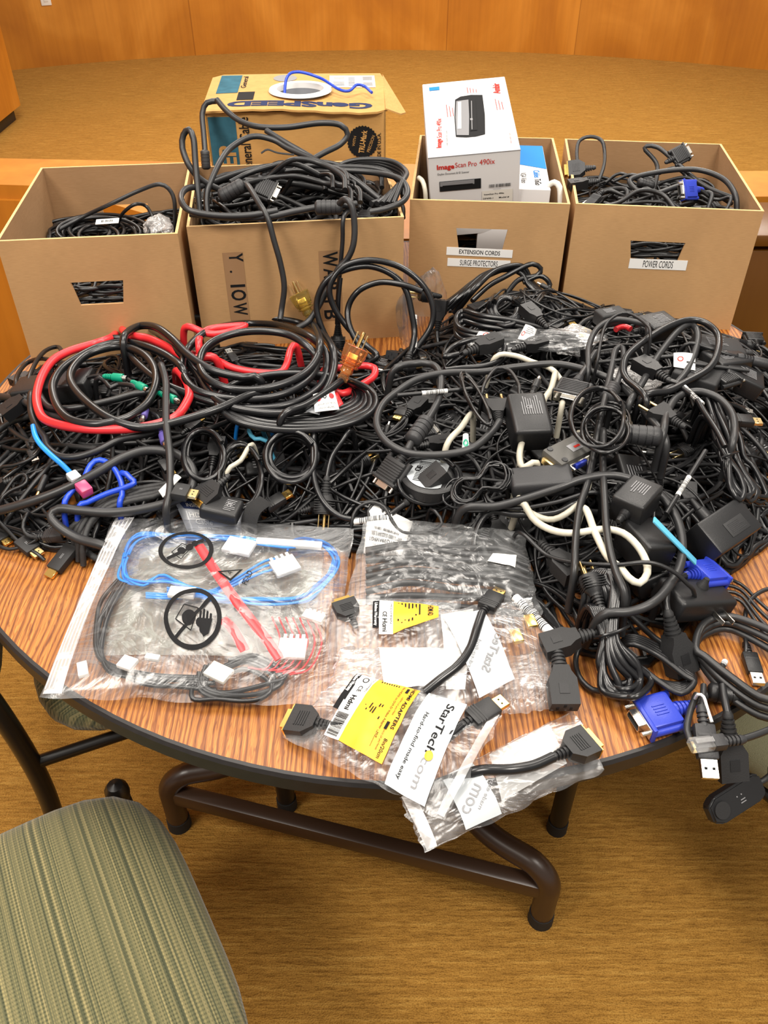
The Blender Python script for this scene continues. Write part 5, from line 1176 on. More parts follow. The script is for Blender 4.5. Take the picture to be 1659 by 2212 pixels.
# round puck with white label
p = res((932, 1035), .034); F = aim(p, (1, -.3, 0)); t = MB(); t.lathe([(-.010, .040), (-.008, .044), (.008, .044), (.010, .041), (.0105, 0)], F @ Matrix.Rotation(R(-90), 4, 'Y'), 40); o = t.build('round_adapter', M['blkplast'], None, loc=p); tag(o, 'round black adapter with round white rating label in the middle', 'adapter')
t = MB(); t.poly([F @ Vector((.036 * math.cos(a) if math.cos(a) < .55 else .020 + .0, .036 * math.sin(a), .0112)) for a in [2 * math.pi * k / 40 for k in range(40)]]); lb = t.build('rating_label', M['silverfoil'], o); t = MB(); lines(t, F, -.022, -.024, .014, .024, 14, .0118, 4); put_text(t, 'CE', F, -.020, .004, .008, rot=R(80), z=.0119, bold=.03); t.build('print', M['ink'], lb, smooth=False)
coil('thin black cord wound round the round adapter', 925, 1035, 66, 52, 3, .0034, off=.030, seed=14, jit=.05)
# charger with rating print
o, F, l = brick('upright black wall charger with white rating print right of centre', (1150, 955), (1130, 868), .056, .045, .050, off2=.070, bev=.006, reliefs=(1,)); dlabel(o, F, l * -.1, -.020, l * .44, .014, .0228, 'print_grey', n=9, txt=[('CE', l * .1, 0, .006, -math.pi / 2)])
cord('thin cord of the upright wall charger arching over it', hv([(1122, 850), (1118, 825), (1100, 800), (1075, 795), (1055, 815), (1042, 845)], .085), .0028)
coil('thin black twin cord tied in a long narrow bundle beside the two pin plug', 1028, 862, 62, 16, 5, .0022, off=.062, tilt=R(62), seed=21, jit=.12)
conn('barrel', pix_aim((1150, 850), (1165, 815), .075), 'blkplast', None, 'barrel plug with silver tip standing above the upright wall charger', 'plug', scale=1.2)
o, S_ = cable0('cable of the ribbed black monitor plug right of the upright charger', hv([(1290, 760), (1268, 790), (1252, 815)], .07), .0050, mat='grey'); conn('vga', aim(S_[-1], res((1205, 905), .062) - S_[-1]), 'dgrey', o, scale=1.3, plabel='ribbed dark grey monitor plug')
# grey converter box
Q4 = [res(p, .055) for p in ((1169, 980), (1212, 1014), (1267, 947), (1218, 919))]; e0 = Q4[1] - Q4[0]; e1 = Q4[3] - Q4[0]; F = frame(Q4[0], e0, e1); w_, h_ = e0.length, e1.length
t = MB(); t.box((w_, h_, .024), (w_ / 2, h_ / 2, -.004), bev=.003, mat=F); o = t.build('video_converter', M['conv'], None, loc=F @ Vector((w_ / 2, h_ / 2, -.016))); tag(o, 'warm grey video converter box with blue socket right of centre', 'converter')
t = MB(); rect(t, F, w_ * .35, h_ * .42, w_ * .72, h_ * .68, .0086); lb = t.build('rating_label', M['print_grey'], o); t = MB(); rect(t, F, w_ * .50, h_ * .52, w_ * .60, h_ * .66, .0091); t.build('red_logo', M['redink'], lb)
for x, y in ((.15, .12), (.85, .14), (.14, .88), (.85, .88)): t = MB(); t.lathe([(.0080, .0045), (.0092, .0040), (.0092, 0)], F @ Matrix.Translation((w_ * x, h_ * y, 0)) @ Matrix.Rotation(R(-90), 4, 'Y'), 16); t.build('rubber_foot', M['dgrey'], o)
t = MB(); t.box((.004, .040, .012), (w_ + .001, h_ * .45, -.004), mat=F); [t.cyl(.0028, .0028, F @ Vector((w_ + .002, h_ * .45 + s * .016, -.004)), F @ Vector((w_ + .010, h_ * .45 + s * .016, -.004)), 10) for s in (-1, 1)]; s_ = t.build('metal_face', M['steel'], o)
t = MB(); t.box((.006, .020, .009), (w_ + .004, h_ * .45, -.004), bev=.001, mat=F); t.build('blue_socket', M['vgablue'], s_)
t = MB(); t.box((.020, .006, .010), (w_ * .45, -.003, -.004), bev=.001, mat=F); t.build('gold_socket', M['brass'], o)
# flat grey brick
o, F, l = brick('flat dark grey charger brick below the converter box', (1103, 1045), (1237, 1034), .044, .026, .050, mat='dgrey', bev=.006, reliefs=(-1,)); 
cord('black cord leaving the flat dark grey charger brick to the left', hv([(1092, 1046), (1070, 1052), (1050, 1070), (1070, 1090), (1120, 1098), (1200, 1085), (1290, 1065)], .050), .0032)
# thin tangled loops
coil('thin black cord wound in a tangled coil right of the converter box', 1308, 925, 48, 44, 6, .0024, off=.070, seed=33, jit=.25, spread=.02)
coil('thin black cord in wide tangled loops right of the converter box', 1290, 900, 60, 58, 2, .0030, off=.078, seed=35, jit=.12)
coil('thin black twin lead bundled left of the flat charger brick', 1035, 1045, 70, 34, 6, .0019, off=.050, seed=36, jit=.2, tilt=R(-25), pinch=.7)
# white cords
cord('beige cord curving down through the lower right of the heap', hv([(1250, 935), (1270, 975), (1276, 1015), (1264, 1068), (1234, 1102), (1196, 1122), (1160, 1115), (1128, 1092), (1115, 1060)], .048), .0044, mat='cream', n=10)
cord('beige cord making the large loop at lower right', hv([(1125, 1085), (1150, 1118), (1172, 1136), (1206, 1149), (1246, 1151), (1302, 1143), (1345, 1151), (1377, 1179), (1395, 1211), (1398, 1239), (1381, 1260), (1357, 1247), (1341, 1227), (1313, 1203), (1286, 1152), (1262, 1098)], .054), .0048, mat='cream', n=10)
cord('beige cord bent at the top right of the long centre arc', hv([(1070, 772), (1110, 768), (1150, 782), (1195, 800), (1222, 845), (1215, 870)], .058), .0044, mat='cream', n=10)
cord('beige cord crossing behind the upright wall charger', hv([(1200, 805), (1190, 840), (1172, 872)], .066), .0046, mat='cream', n=10)
cord('beige cord slanting behind the two pin plug', hv([(1020, 895), (995, 925), (965, 962)], .055), .0046, mat='cream', n=10)
cord('short beige cord slanting right of the zip bag top', hv([(545, 960), (520, 995), (490, 1020)], .035), .0036, mat='cream', n=10)
cord('beige cord showing below the upright wall charger', hv([(1128, 955), (1122, 985), (1130, 1010), (1160, 1000)], .045), .0046, mat='cream', n=10)
# loops at right
cord('thick black cord in the tall loop at the right of the heap', hv([(1395, 862), (1355, 820), (1347, 795), (1360, 762), (1421, 717), (1477, 693), (1518, 695), (1549, 720), (1551, 756), (1532, 795), (1480, 826), (1443, 845), (1390, 858)], .080), .0055, mat='blk2', n=12)
cord('thick black cord slanting up inside the tall right loop', hv([(1360, 870), (1380, 840), (1421, 770), (1465, 715), (1495, 702), (1508, 730), (1490, 790), (1458, 832), (1430, 850)], .072), .0055, mat='grey', n=12)
cord('black cord in a smaller arch left of the tall right loop', hv([(1270, 800), (1272, 750), (1290, 710), (1330, 690), (1390, 700), (1400, 712)], .070), .0048, mat='grey')
cord('thin black cord arching over the back right of the heap', hv([(1292, 770), (1305, 710), (1325, 685), (1355, 676), (1395, 700), (1405, 725)], .095), .0024)
cord('black cord bent like a hairpin at the back right', hv([(1300, 890), (1320, 800), (1330, 755), (1345, 752), (1345, 790), (1325, 850)], .07), .005, mat='grey')
cord('thick black cord arch at the far right middle', hv([(1432, 938), (1440, 895), (1463, 858), (1504, 845), (1549, 858), (1579, 889), (1587, 925), (1582, 960)], .072), .0056, mat='grey', n=12)
o, S_ = cable('black cord with white sleeve from the appliance plug at right', hv([(1445, 822), (1462, 828), (1480, 842), (1505, 862), (1522, 890), (1548, 930), (1566, 965)], .078), .0042, mat='blk2'); on_cable('sleeve', S_, .32, o, scale=.9); conn('iec', aim(S_[0], S_[0] - S_[5]), 'blkplast', o, scale=1.1)
for k in range(7):
    d = k * 9; J = lambda q: [(x + g.uniform(-9, 9), y + g.uniform(-9, 9)) for x, y in q]
    cord('black power cord in the long tied hank at the right side', hv(J([(1520 + d * .7, 852 + d * .5), (1530 + d, 890), (1548 + d * .9, 940), (1572 + d * .5, 982), (1590 + d * .6, 1020), (1612 + d * .9, 1060), (1600 + d * .8, 1078), (1585 + d * .4, 1062), (1578 - d * .2, 1020), (1568 - d * .1, 985), (1545 + d * .3, 945), (1525 + d * .2, 900)]), .062 - .004 * k + g.uniform(-.006, .006)), .0040, mat='blk2', group='cords of the long tied hank at the right side')
t = MB(); t.tube(spline([res((1560, 988, .066), 0), res((1575, 982, .074), 0), res((1595, 976, .07), 0)], .004), .0018, 8); o = t.build('twist_tie', M['blk2'], None, loc=res((1560, 988, .066), 0)); tag(o, 'black twist tie round the long hank at the right', 'tie')
cord('thick dusty black cord arcing down the right front of the heap', hv([(1000, 1100), (1080, 1092), (1200, 1056), (1255, 1036), (1311, 1027), (1355, 1033), (1407, 1055), (1443, 1088), (1466, 1130), (1474, 1180), (1466, 1230), (1434, 1280), (1400, 1308), (1357, 1322), (1300, 1330)], .060), .0058, mat='grey', n=12)
cord('black cord running straight down left of the tied bundle', hv([(1300, 880), (1286, 960), (1270, 1040), (1254, 1090), (1246, 1140), (1242, 1190), (1240, 1240)], .058), .0050, mat='grey', n=10)
cord('black cord running straight down over the beige loop', hv([(1303, 930), (1302, 1000), (1306, 1080), (1310, 1140), (1318, 1191), (1332, 1240), (1350, 1290)], .060), .0050, mat='grey', n=10)
o, S_ = cable0('black power cord curving down left with a barcode sleeve to a plug at lower right', hv([(1254, 1088), (1199, 1108), (1119, 1112), (1062, 1105), (1034, 1135), (1024, 1180), (1040, 1219), (1071, 1255), (1099, 1279), (1131, 1310), (1160, 1338), (1190, 1372), (1203, 1400)], .044), .0046, mat='blk2', n=10); on_cable('sleeve', S_, near(S_, 1153, 1332), o, scale=1.35, plabel='white barcode sleeve'); conn('iec', aim(S_[-1], res((1215, 1490), .030) - S_[-1]), 'blkmatte', o, scale=1.3)
# right side items
for a, b, w_, h_, lab in (((1640, 838), (1560, 800), .05, .03, 'black adapter with white print at the right edge'), ((1530, 790), (1600, 780), .05, .03, 'flat black adapter near the rightmost box corner'), ((1500, 745), (1600, 760), .05, .022, 'long black adapter right behind the tall loop'), ((1450, 700), (1390, 712), .05, .03, 'black adapter at the foot of the power cords box'), ((1460, 800), (1555, 830), .060, .028, 'wide black adapter under the tall right loop'), ((1290, 690), (1345, 680), .03, .025, 'small black adapter top right of the sheaf'), ((1395, 1060), (1350, 1110), .045, .04, 'black adapter under the dusty right cord')):
    o, F, l = brick(lab, a, b, w_, h_, .055, mat='blkmatte' if h_ < .03 else 'blkplast', reliefs=(1,)); dlabel(o, F, -l * .3, -w_ * .3, l * .2, w_ * .3, h_ / 2 + .0002)
conn('vga', pix_aim((1530, 830), (1565, 820), .06), 'blkplast', None, 'black monitor plug facing right under the tall right loop', 'plug')
o, S_ = cable0('black lead with silver barrel lying far right behind the loops', hv([(1480, 745), (1530, 752), (1570, 765), (1600, 772)], .07), .0032); conn('barrel', end_frame(S_), 'dgrey', o, scale=1.6)
conn('dp', pix_aim((1560, 905), (1598, 908), .05), 'blkplast', None, 'black video plug with white metal end at the right edge', 'plug', scale=1.1)
conn('ferrite', pix_aim((1385, 940), (1410, 942), .07), 'dgrey', None, 'black ferrite bead lying right of the tangled thin loops', 'ferrite', scale=1.5)
conn('ferrite', pix_aim((1318, 850), (1303, 882), .07), 'dgrey', None, 'black ferrite bead left of the smaller arch', 'ferrite', scale=1.3)
conn('euro', pix_aim((1475, 920), (1440, 900), .07), 'blkmatte', None, 'round black mains socket end under the right arch', 'plug', scale=1.1)
for a, b, lab in (((1470, 1060), (1495, 1020), 'white striped cord sleeve near the large transformer'), ((925, 848), (980, 843), 'white striped cord sleeve left of the appliance plug'), ((1345, 778), (1395, 774), 'white printed cord sleeve behind the smaller arch'), ((1530, 790), (1570, 795), 'white dotted cord sleeve at the back right')):
    p = res(a, .07); q = res(b, .07); o, S_ = cable('cord under the ' + lab.replace('sleeve ', 'wrap '), [p.lerp(q, t_) for t_ in (-1.2, -.4, 0, .5, 1, 1.5, 2.2)], .0034); on_cable('sleeve', S_, .5, o, scale=(q - p).length / .052, plabel=lab)
cable('little red wire end at the top right of the heap', hv([(1330, 712), (1340, 707), (1352, 706), (1362, 711)], .045), .0050, mat='red')
crumple('crumpled clear bag at the right under the tall loop', 1370, 818, TZ + .10, .045, .03, 'hazy', 12, amp=.012)
paper('white warning tag under the tall right loop', [(1455, 792), (1502, 800), (1502, 765), (1455, 762)], .075, prints=[('red_ring', 'redink', uvdisc(.3, .5, .14, .16, r0=.7))])
paper('small white and green recycling tag in the middle', [(998, 968), (1014, 970), (1012, 938), (1000, 938)], .066, prints=[('green_mark', 'green', uvdisc(.5, .3, .4, .22, r0=.5))])
# large transformer, wall adapters and blue plugs lower right
Q4 = [res(p, .03) for p in ((1480, 1150), (1500, 1222), (1602, 1190), (1570, 1092))]
F = frame(Q4[0], Q4[3] - Q4[0], Q4[1] - Q4[0]); w_ = (Q4[3] - Q4[0]).length * 1.0; h_ = (Q4[1] - Q4[0]).length * 1.05
if F.col[2].z < 0: F = F @ Matrix.Diagonal((1, 1, -1, 1))
t = MB(); t.box((w_, h_, .055), (w_ / 2, h_ / 2, 0), bev=.004, mat=F); t.lathe([(-.028, .004), (-.012, .0055), (-.010, .008), (0, .009), (.004, .009)], F @ Matrix.Translation((w_ * .4, -.004, .01)) @ Matrix.Rotation(R(90), 4, 'Z'), 14)
o = t.build('transformer', M['blkplast'], None, loc=F @ Vector((w_ / 2, h_ / 2, -.027))); tag(o, 'large black transformer block lying on the wood at right', 'transformer')
t = MB(); t.box((w_ * .42, h_ * .42, .0012), (w_ * .58, h_ * .60, .0278), bev=.0005, mat=F); pl = t.build('embossed_panel', M['blkmatte'], o); t = MB(); lines(t, F, w_ * .42, h_ * .45, w_ * .75, h_ * .75, 7, .0288, 9); t.build('print', M['dgrey'], pl)
t = MB(); [t.box((.018, .0065, .0016), (w_ * .9 + .012, h_ * .8, .010 * s), mat=F) for s in (0, 1)]; t.build('prongs', M['steel'], o)
o, F, l = brick('square black adapter left of the large transformer', (1360, 1180), (1425, 1175), .062, .045, .035)
conn('iec', pix_aim((1170, 1175), (1200, 1205), .035), 'blkmatte', None, 'black plug with three sockets showing above the grey film bag', 'plug', scale=1.2)
t = MB(); p = res((1412, 1122), .085); q = res((1503, 1215), .060); F = aim((p + q) / 2, q - p); t.box(((q - p).length, .011, .003), bev=.001, mat=F); o = t.build('blue_strip', M['lightblue'], None, loc=p); tag(o, 'light blue plastic strip leaning against the large transformer', 'strip')
o, S_ = cable0('cable of the upper blue monitor plug', hv([(1440, 1262), (1465, 1250), (1482, 1243)], .040), .0050); conn('vga', aim(S_[-1], res((1560, 1235), .040) - S_[-1]), 'vgablue', o, scale=1.22, plabel='blue monitor plug')
o, F, l = brick('black wall adapter with two straight prongs at lower right', (1438, 1296), (1556, 1290), .055, .034, .032, bev=.006, reliefs=())
t = MB(); [t.box((.0016, .020, .0065), (x, -.0375, 0), bev=.0004, mat=F, seg=1) for x in (l * .12, l * .30)]; t.build('prongs', M['steel'], o)
t = MB(); t.lathe([(.015, .0085), (.019, .0080), (.024, .0050), (.030, .0035)], F @ Matrix.Translation((l * .08, .004, 0)) @ Matrix.Rotation(R(-90), 4, 'Y'), 16); t.build('cable_relief', M['blkmatte'], o)
cord('thin cord arching from the two prong wall adapter', hv([(1500, 1284, .062), (1485, 1262, .072), (1450, 1232, .074), (1400, 1215, .068), (1330, 1220, .06), (1240, 1215, .055), (1180, 1198, .05), (1120, 1150, .05)], .06), .0028)
o, S_ = cable0('black cord hanging down to a rectangular appliance plug at lower right', hv([(1440, 1270), (1438, 1300), (1443, 1325)], .050), .0048); conn('iec', aim(S_[-1], res((1468, 1425), .020) - S_[-1]), 'blkmatte', o, scale=1.35)
conn('usb', pix_aim((1612, 1395), (1630, 1450), .008), 'blkplast', None, 'black data plug with metal end lying at the right edge', 'plug', scale=1.25)
cord('black lead of the data plug at the right edge', hv([(1612, 1395), (1608, 1350), (1618, 1300), (1650, 1275), (1680, 1270)], .012), .0030)
for k in range(4): cord('thin black lead crossing the bare wood at the right edge', hv([(1560, 1250 + k * 14), (1600, 1262 + k * 12), (1640, 1300 + k * 18), (1690, 1345 + k * 22)], .010 + .003 * k), .0024, group='thin leads crossing the bare wood at the right edge')
# tied bundle at lower right
g = random.Random(9)
for k in range(7):
    cx = 1262 + k * 12; b = 1470 + g.uniform(-6, 26)
    cord('black power cord in the tied bundle at lower right', [(cx, 1290, .045), (1270 + k * 6, 1245, .050), (1300 + k * 4, 1230, .052), (1322 + k * 3, 1260, .050), (1312 + k * 3, 1370, .052), (1320 + k * 9 + g.uniform(-12, 12), 1430, .040), (1350 + k * 9 + g.uniform(-14, 14), 1478 + g.uniform(-12, 12), .022), (1330 + k * 7 + g.uniform(-12, 12), b + 12, .012 + .004 * k), (1300 + k * 3 + g.uniform(-14, 14), b, .020), (1292 + k * 2 + g.uniform(-10, 10), 1430, .036), (1300 + k * 2, 1370, .050), (1270 + k * 5, 1310, .048)], .0042, mat='blk2', group='cords of the tied bundle at lower right', n=9)
t = MB(); t.tube(spline([res(p, 0) for p in ((1285, 1378, .050), (1300, 1374, .066), (1335, 1364, .068), (1358, 1352, .055))], .004), .0022, 8); o = t.build('twist_tie', M['blk2'], None, loc=res((1285, 1378, .05), 0)); tag(o, 'black tie round the bundle at lower right', 'tie')
conn('nema', pix_aim((1300, 1320), (1282, 1270), .050), 'blkplast', None, 'black mains plug with brass prongs inside the tied bundle', 'plug', scale=1.1)
conn('iec', pix_aim((1290, 1365), (1200, 1392), .040), 'blkmatte', None, 'black plug sticking out left of the tied bundle', 'plug', scale=1.2)
cord('black cord sweeping round left below the tied bundle', hv([(1300, 1380), (1258, 1395), (1244, 1420), (1250, 1460), (1280, 1490), (1320, 1492)], .008), .0036)
for k in range(5): cord('black cord loop right of the tied bundle', hv([(1360, 1375 + k * 4), (1420, 1395 + k * 5), (1480, 1440 + k * 5), (1500, 1462 + k * 3), (1470, 1478 + k * 5), (1420, 1470), (1380, 1440)], .008 + .004 * k), .0038, group='cord loops right of the tied bundle')
# grey cables over the right edge with usb, network and blue plugs
for k in range(3): cord('dark grey cable sweeping across the right edge of the table', hv([(1700, 1560 - k * 18), (1640, 1545 - k * 20), (1570, 1500 - k * 22), (1520, 1440 - k * 12), (1502, 1400), (1520, 1372 - k * 12), (1580, 1360 - k * 14), (1690, 1420 - k * 22)], .014 + .010 * k), .0048, mat='grey', group='dark grey cables sweeping across the right edge', n=10)
o, S_ = cable0('dark grey cable ending in the lower blue monitor plug', hv([(1560, 1440), (1540, 1480), (1520, 1510), (1492, 1524)], .012), .0040, mat='grey'); conn('vga', aim(S_[-1], res((1395, 1550), .012) - S_[-1]), 'vgablue', o, scale=1.35, plabel='blue monitor plug with metal face'); on_cable('sleeve', S_, .35, o, scale=.8)
o, S_ = cable('dark grey lead bent round beside the metal data plug', [(1505, 1500, .02), (1490, 1540, .022), (1484, 1580, .022), (1500, 1615, .016), (1522, 1625, .014)], .0040, mat='grey')
o, S_ = cable('dark grey lead with data plug hanging at the right table edge', [(1520, 1480, .03), (1518, 1515, .032), (1516, 1535, .030)], .0036, mat='grey'); conn('usb', aim(S_[-1], res((1528, 1632), .012) - S_[-1]), 'dgrey', o, scale=1.55)
o, S_ = cable('dark grey network cable with clear plug at the right table edge', [(1700, 1560, .018), (1640, 1585, .022), (1600, 1598, .024)], .0042, mat='grey'); conn('rj45', aim(S_[-1], res((1530, 1606), .026) - S_[-1]), 'dgrey', o, scale=1.35)
o, S_ = cable('black cord with appliance plug hanging over the right table edge', [(1560, 1480, .03), (1565, 1510, .028), (1572, 1545, .02)], .0046); conn('iec', aim(S_[-1], res((1578, 1660), -.03) - S_[-1]), 'blkmatte', o, scale=1.3)
conn('ferrite', pix_aim((1570, 1500), (1600, 1505), .014), 'blkplast', None, 'black ferrite bead beside the wired tie at the right edge', 'ferrite', scale=1.2)
t = MB(); t.tube(spline([res(p, 0) for p in ((1500, 1512, .020), (1508, 1500, .040), (1520, 1505, .040), (1528, 1530, .034), (1538, 1560, .03))], .004), .0018, 8); o = t.build('wire_tie', M['white'], None, loc=res((1500, 1512, .02), 0)); tag(o, 'white wire tie holding the grey leads at the right edge', 'tie')
# module hanging off the edge
A = aty(1640, 1690, .60); B = aty(1530, 1760, .56)
d = (B - A); F = aim(A, d, (0, -.75, .65)); l = d.length; wd = .036
t = MB(); t.prism([(0, -wd * .34, 0), (.010, -wd / 2, 0), (l * .85, -wd / 2, 0), (l, -wd * .30, 0), (l, wd * .30, 0), (l * .85, wd / 2, 0), (.010, wd / 2, 0), (0, wd * .34, 0)], (0, 0, -.008), (0, 0, .008)); bmesh.ops.recalc_face_normals(t.bm, faces=t.bm.faces); bmesh.ops.bevel(t.bm, geom=[e for e in t.bm.edges if e.calc_face_angle(0) > .4], offset=.0025, segments=3, affect='EDGES'); bmesh.ops.transform(t.bm, matrix=F, verts=t.bm.verts)
o = t.build('signal_module', M['blkplast'], None, loc=A); tag(o, 'black signal module with two tiny lights hanging below the right table edge', 'module')
t = MB(); t.cyl(.011, .011, F @ Vector((l * .82, 0, .004)), F @ Vector((l * .82, 0, .0105)), 24); t.build('thumb_bump', M['blkmatte'], o)
t = MB(); [t.cyl(.0009, .0009, F @ Vector((l * .42 + k * .007, -.004, .007)), F @ Vector((l * .42 + k * .007, -.004, .0086)), 8) for k in (0, 1)]; lines(t, F, l * .38, .001, l * .5, .008, 2, .0083, 3); t.build('indicator_marks', M['print_grey'], o)
t = MB(); t.tube(spline([A + F.to_3x3() @ Vector((.004, 0, 0)), A - F.to_3x3() @ Vector((.02, 0, 0)), aty(1680, 1630, .64), Vector((.60, .72, .755)), Vector((.62, .95, .758))], .01), .0042, 10); t.build('module_cable', M['grey'], o)
cord('thin glossy cord curving over the white sheet in the lower middle', hv([(760, 1130), (770, 1100), (800, 1085), (830, 1095), (850, 1130), (870, 1150), (920, 1150), (955, 1130), (930, 1100)], .046), .0026)
cord('thin black cord loop on the white barcode sheet', hv([(800, 1130), (795, 1105), (812, 1085), (828, 1100), (822, 1130), (808, 1136)], .04), .0028)

# ---------------------------------------------------------------- plastic bags: quads lying on the table and heap
class Bag:
    def __init__(s, quad, z, hgt, bulge=.012, seed=1, wr=.0035, over=None):
        # quad in pixels: (u0 v0), (u1 v0), (u1 v1), (u0 v1); z = level per corner
        s.px = quad; zs = z if isinstance(z, (list, tuple)) else [z] * 4
        s.P = [atz(q[0], q[1], zz) for q, zz in zip(quad, zs)]; s.b = bulge; s.h = hgt; s.seed = seed; s.wr = wr
        s.n = (s.P[1] - s.P[0]).cross(s.P[3] - s.P[0]).normalized()
        if s.n.z < 0: s.n = -s.n
    def base(s, u, v): return s.P[0].lerp(s.P[1], u).lerp(s.P[3].lerp(s.P[2], u), v)
    def pt(s, u, v, off=0, lvl=1):
        q = s.base(u, v); m = max(0, 16 * u * (1 - u) * v * (1 - v)) ** .55
        w_ = noise.noise(Vector((u * 5, v * 5, s.seed))) * .5 + abs(noise.noise(Vector((u * 11 + 3, v * 9, s.seed)))) * .5 + .12 * noise.noise(Vector((u * 24, v * 20, s.seed + 2)))
        return q + s.n * (s.b * m * lvl + s.wr * w_ * (.3 + m) + off)
    def film(s, name, label, mat='film', cat='bag', nu=70, nv=60, group=None):
        t = MB()
        top = [[t.bm.verts.new(s.pt(i / nu, j / nv) + s._edge(i / nu, j / nv)) for j in range(nv + 1)] for i in range(nu + 1)]
        bot = [[(top[i][j] if i in (0, nu) or j in (0, nv) else t.bm.verts.new(s.base(i / nu, j / nv) + s.n * .0005)) for j in range(nv + 1)] for i in range(nu + 1)]
        for A in (top, bot):
            for i in range(nu):
                for j in range(nv): t.bm.faces.new((A[i][j], A[i + 1][j], A[i + 1][j + 1], A[i][j + 1]))
        o = t.build(name, M[mat], None, loc=s.P[0], ang=80); tag(o, label, cat, group); s.o = o; return o
    def _edge(s, u, v):
        e = Vector((0, 0, 0)); k = .006
        if u in (0, 1) or v in (0, 1): e = (s.P[1] - s.P[0]).normalized() * (k * noise.noise(Vector((u * 7, v * 7, s.seed + 9)))) + (s.P[3] - s.P[0]).normalized() * (k * noise.noise(Vector((u * 7 + 4, v * 7, s.seed + 19))))
        return e
    def uv(s, x, y):
        u = v = .5; Q = s.px
        for _ in range(12):
            def f(u, v): return [((1 - u) * (1 - v)) * Q[0][k] + u * (1 - v) * Q[1][k] + u * v * Q[2][k] + (1 - u) * v * Q[3][k] for k in (0, 1)]
            a = f(u, v); e = 1e-3; b = f(u + e, v); c = f(u, v + e); J = [[(b[0] - a[0]) / e, (c[0] - a[0]) / e], [(b[1] - a[1]) / e, (c[1] - a[1]) / e]]
            D = J[0][0] * J[1][1] - J[0][1] * J[1][0]; dx, dy = x - a[0], y - a[1]
            u += (dx * J[1][1] - dy * J[0][1]) / D; v += (-dx * J[1][0] + dy * J[0][0]) / D
        return u, v
    def at(s, x, y, off=0, lvl=1): u, v = s.uv(x, y); u = max(.01, min(.99, u)); v = max(.01, min(.99, v)); return s.pt(u, v, off, lvl)
    def sheet(s, name, quad, off, mat, n=14, parent=None, label=None, lvl=1):
        t = MB(); Q = quad
        def px(u, v): return [((1 - u) * (1 - v)) * Q[0][k] + u * (1 - v) * Q[1][k] + u * v * Q[2][k] + (1 - u) * v * Q[3][k] for k in (0, 1)]
        t.grid(lambda u, v: s.at(*px(u, v), off, lvl), n, n); o = t.build(name, M[mat], parent or s.o, ang=80)
        if label: o['label'] = label
        return o, (lambda u, v, d=.0006: s.at(*px(u, v), off + d, lvl))
    def pr(s, name, mat, fn, f, parent=None, sub=1):
        t = MB(); fn(t, f); return t.build(name, M[mat], parent or s.o, smooth=False)
    def wire(s, name, pts, r, mat, lvl=.5, n=7, off=0, parent=None, closed=False):
        t = MB(); t.tube(spline([s.at(x, y, off, lvl) for x, y in pts], .005, closed), r, n); return t.build(name, M[mat], parent, loc=s.at(*pts[0], off, lvl), ang=60)
def k1(*a): return [(70 + .4219 * x, 1090 + .4219 * y) for x, y in zip(a[::2], a[1::2])]
def k2(*a): return [(600 + .434 * x, 1080 + .434 * y) for x, y in zip(a[::2], a[1::2])]
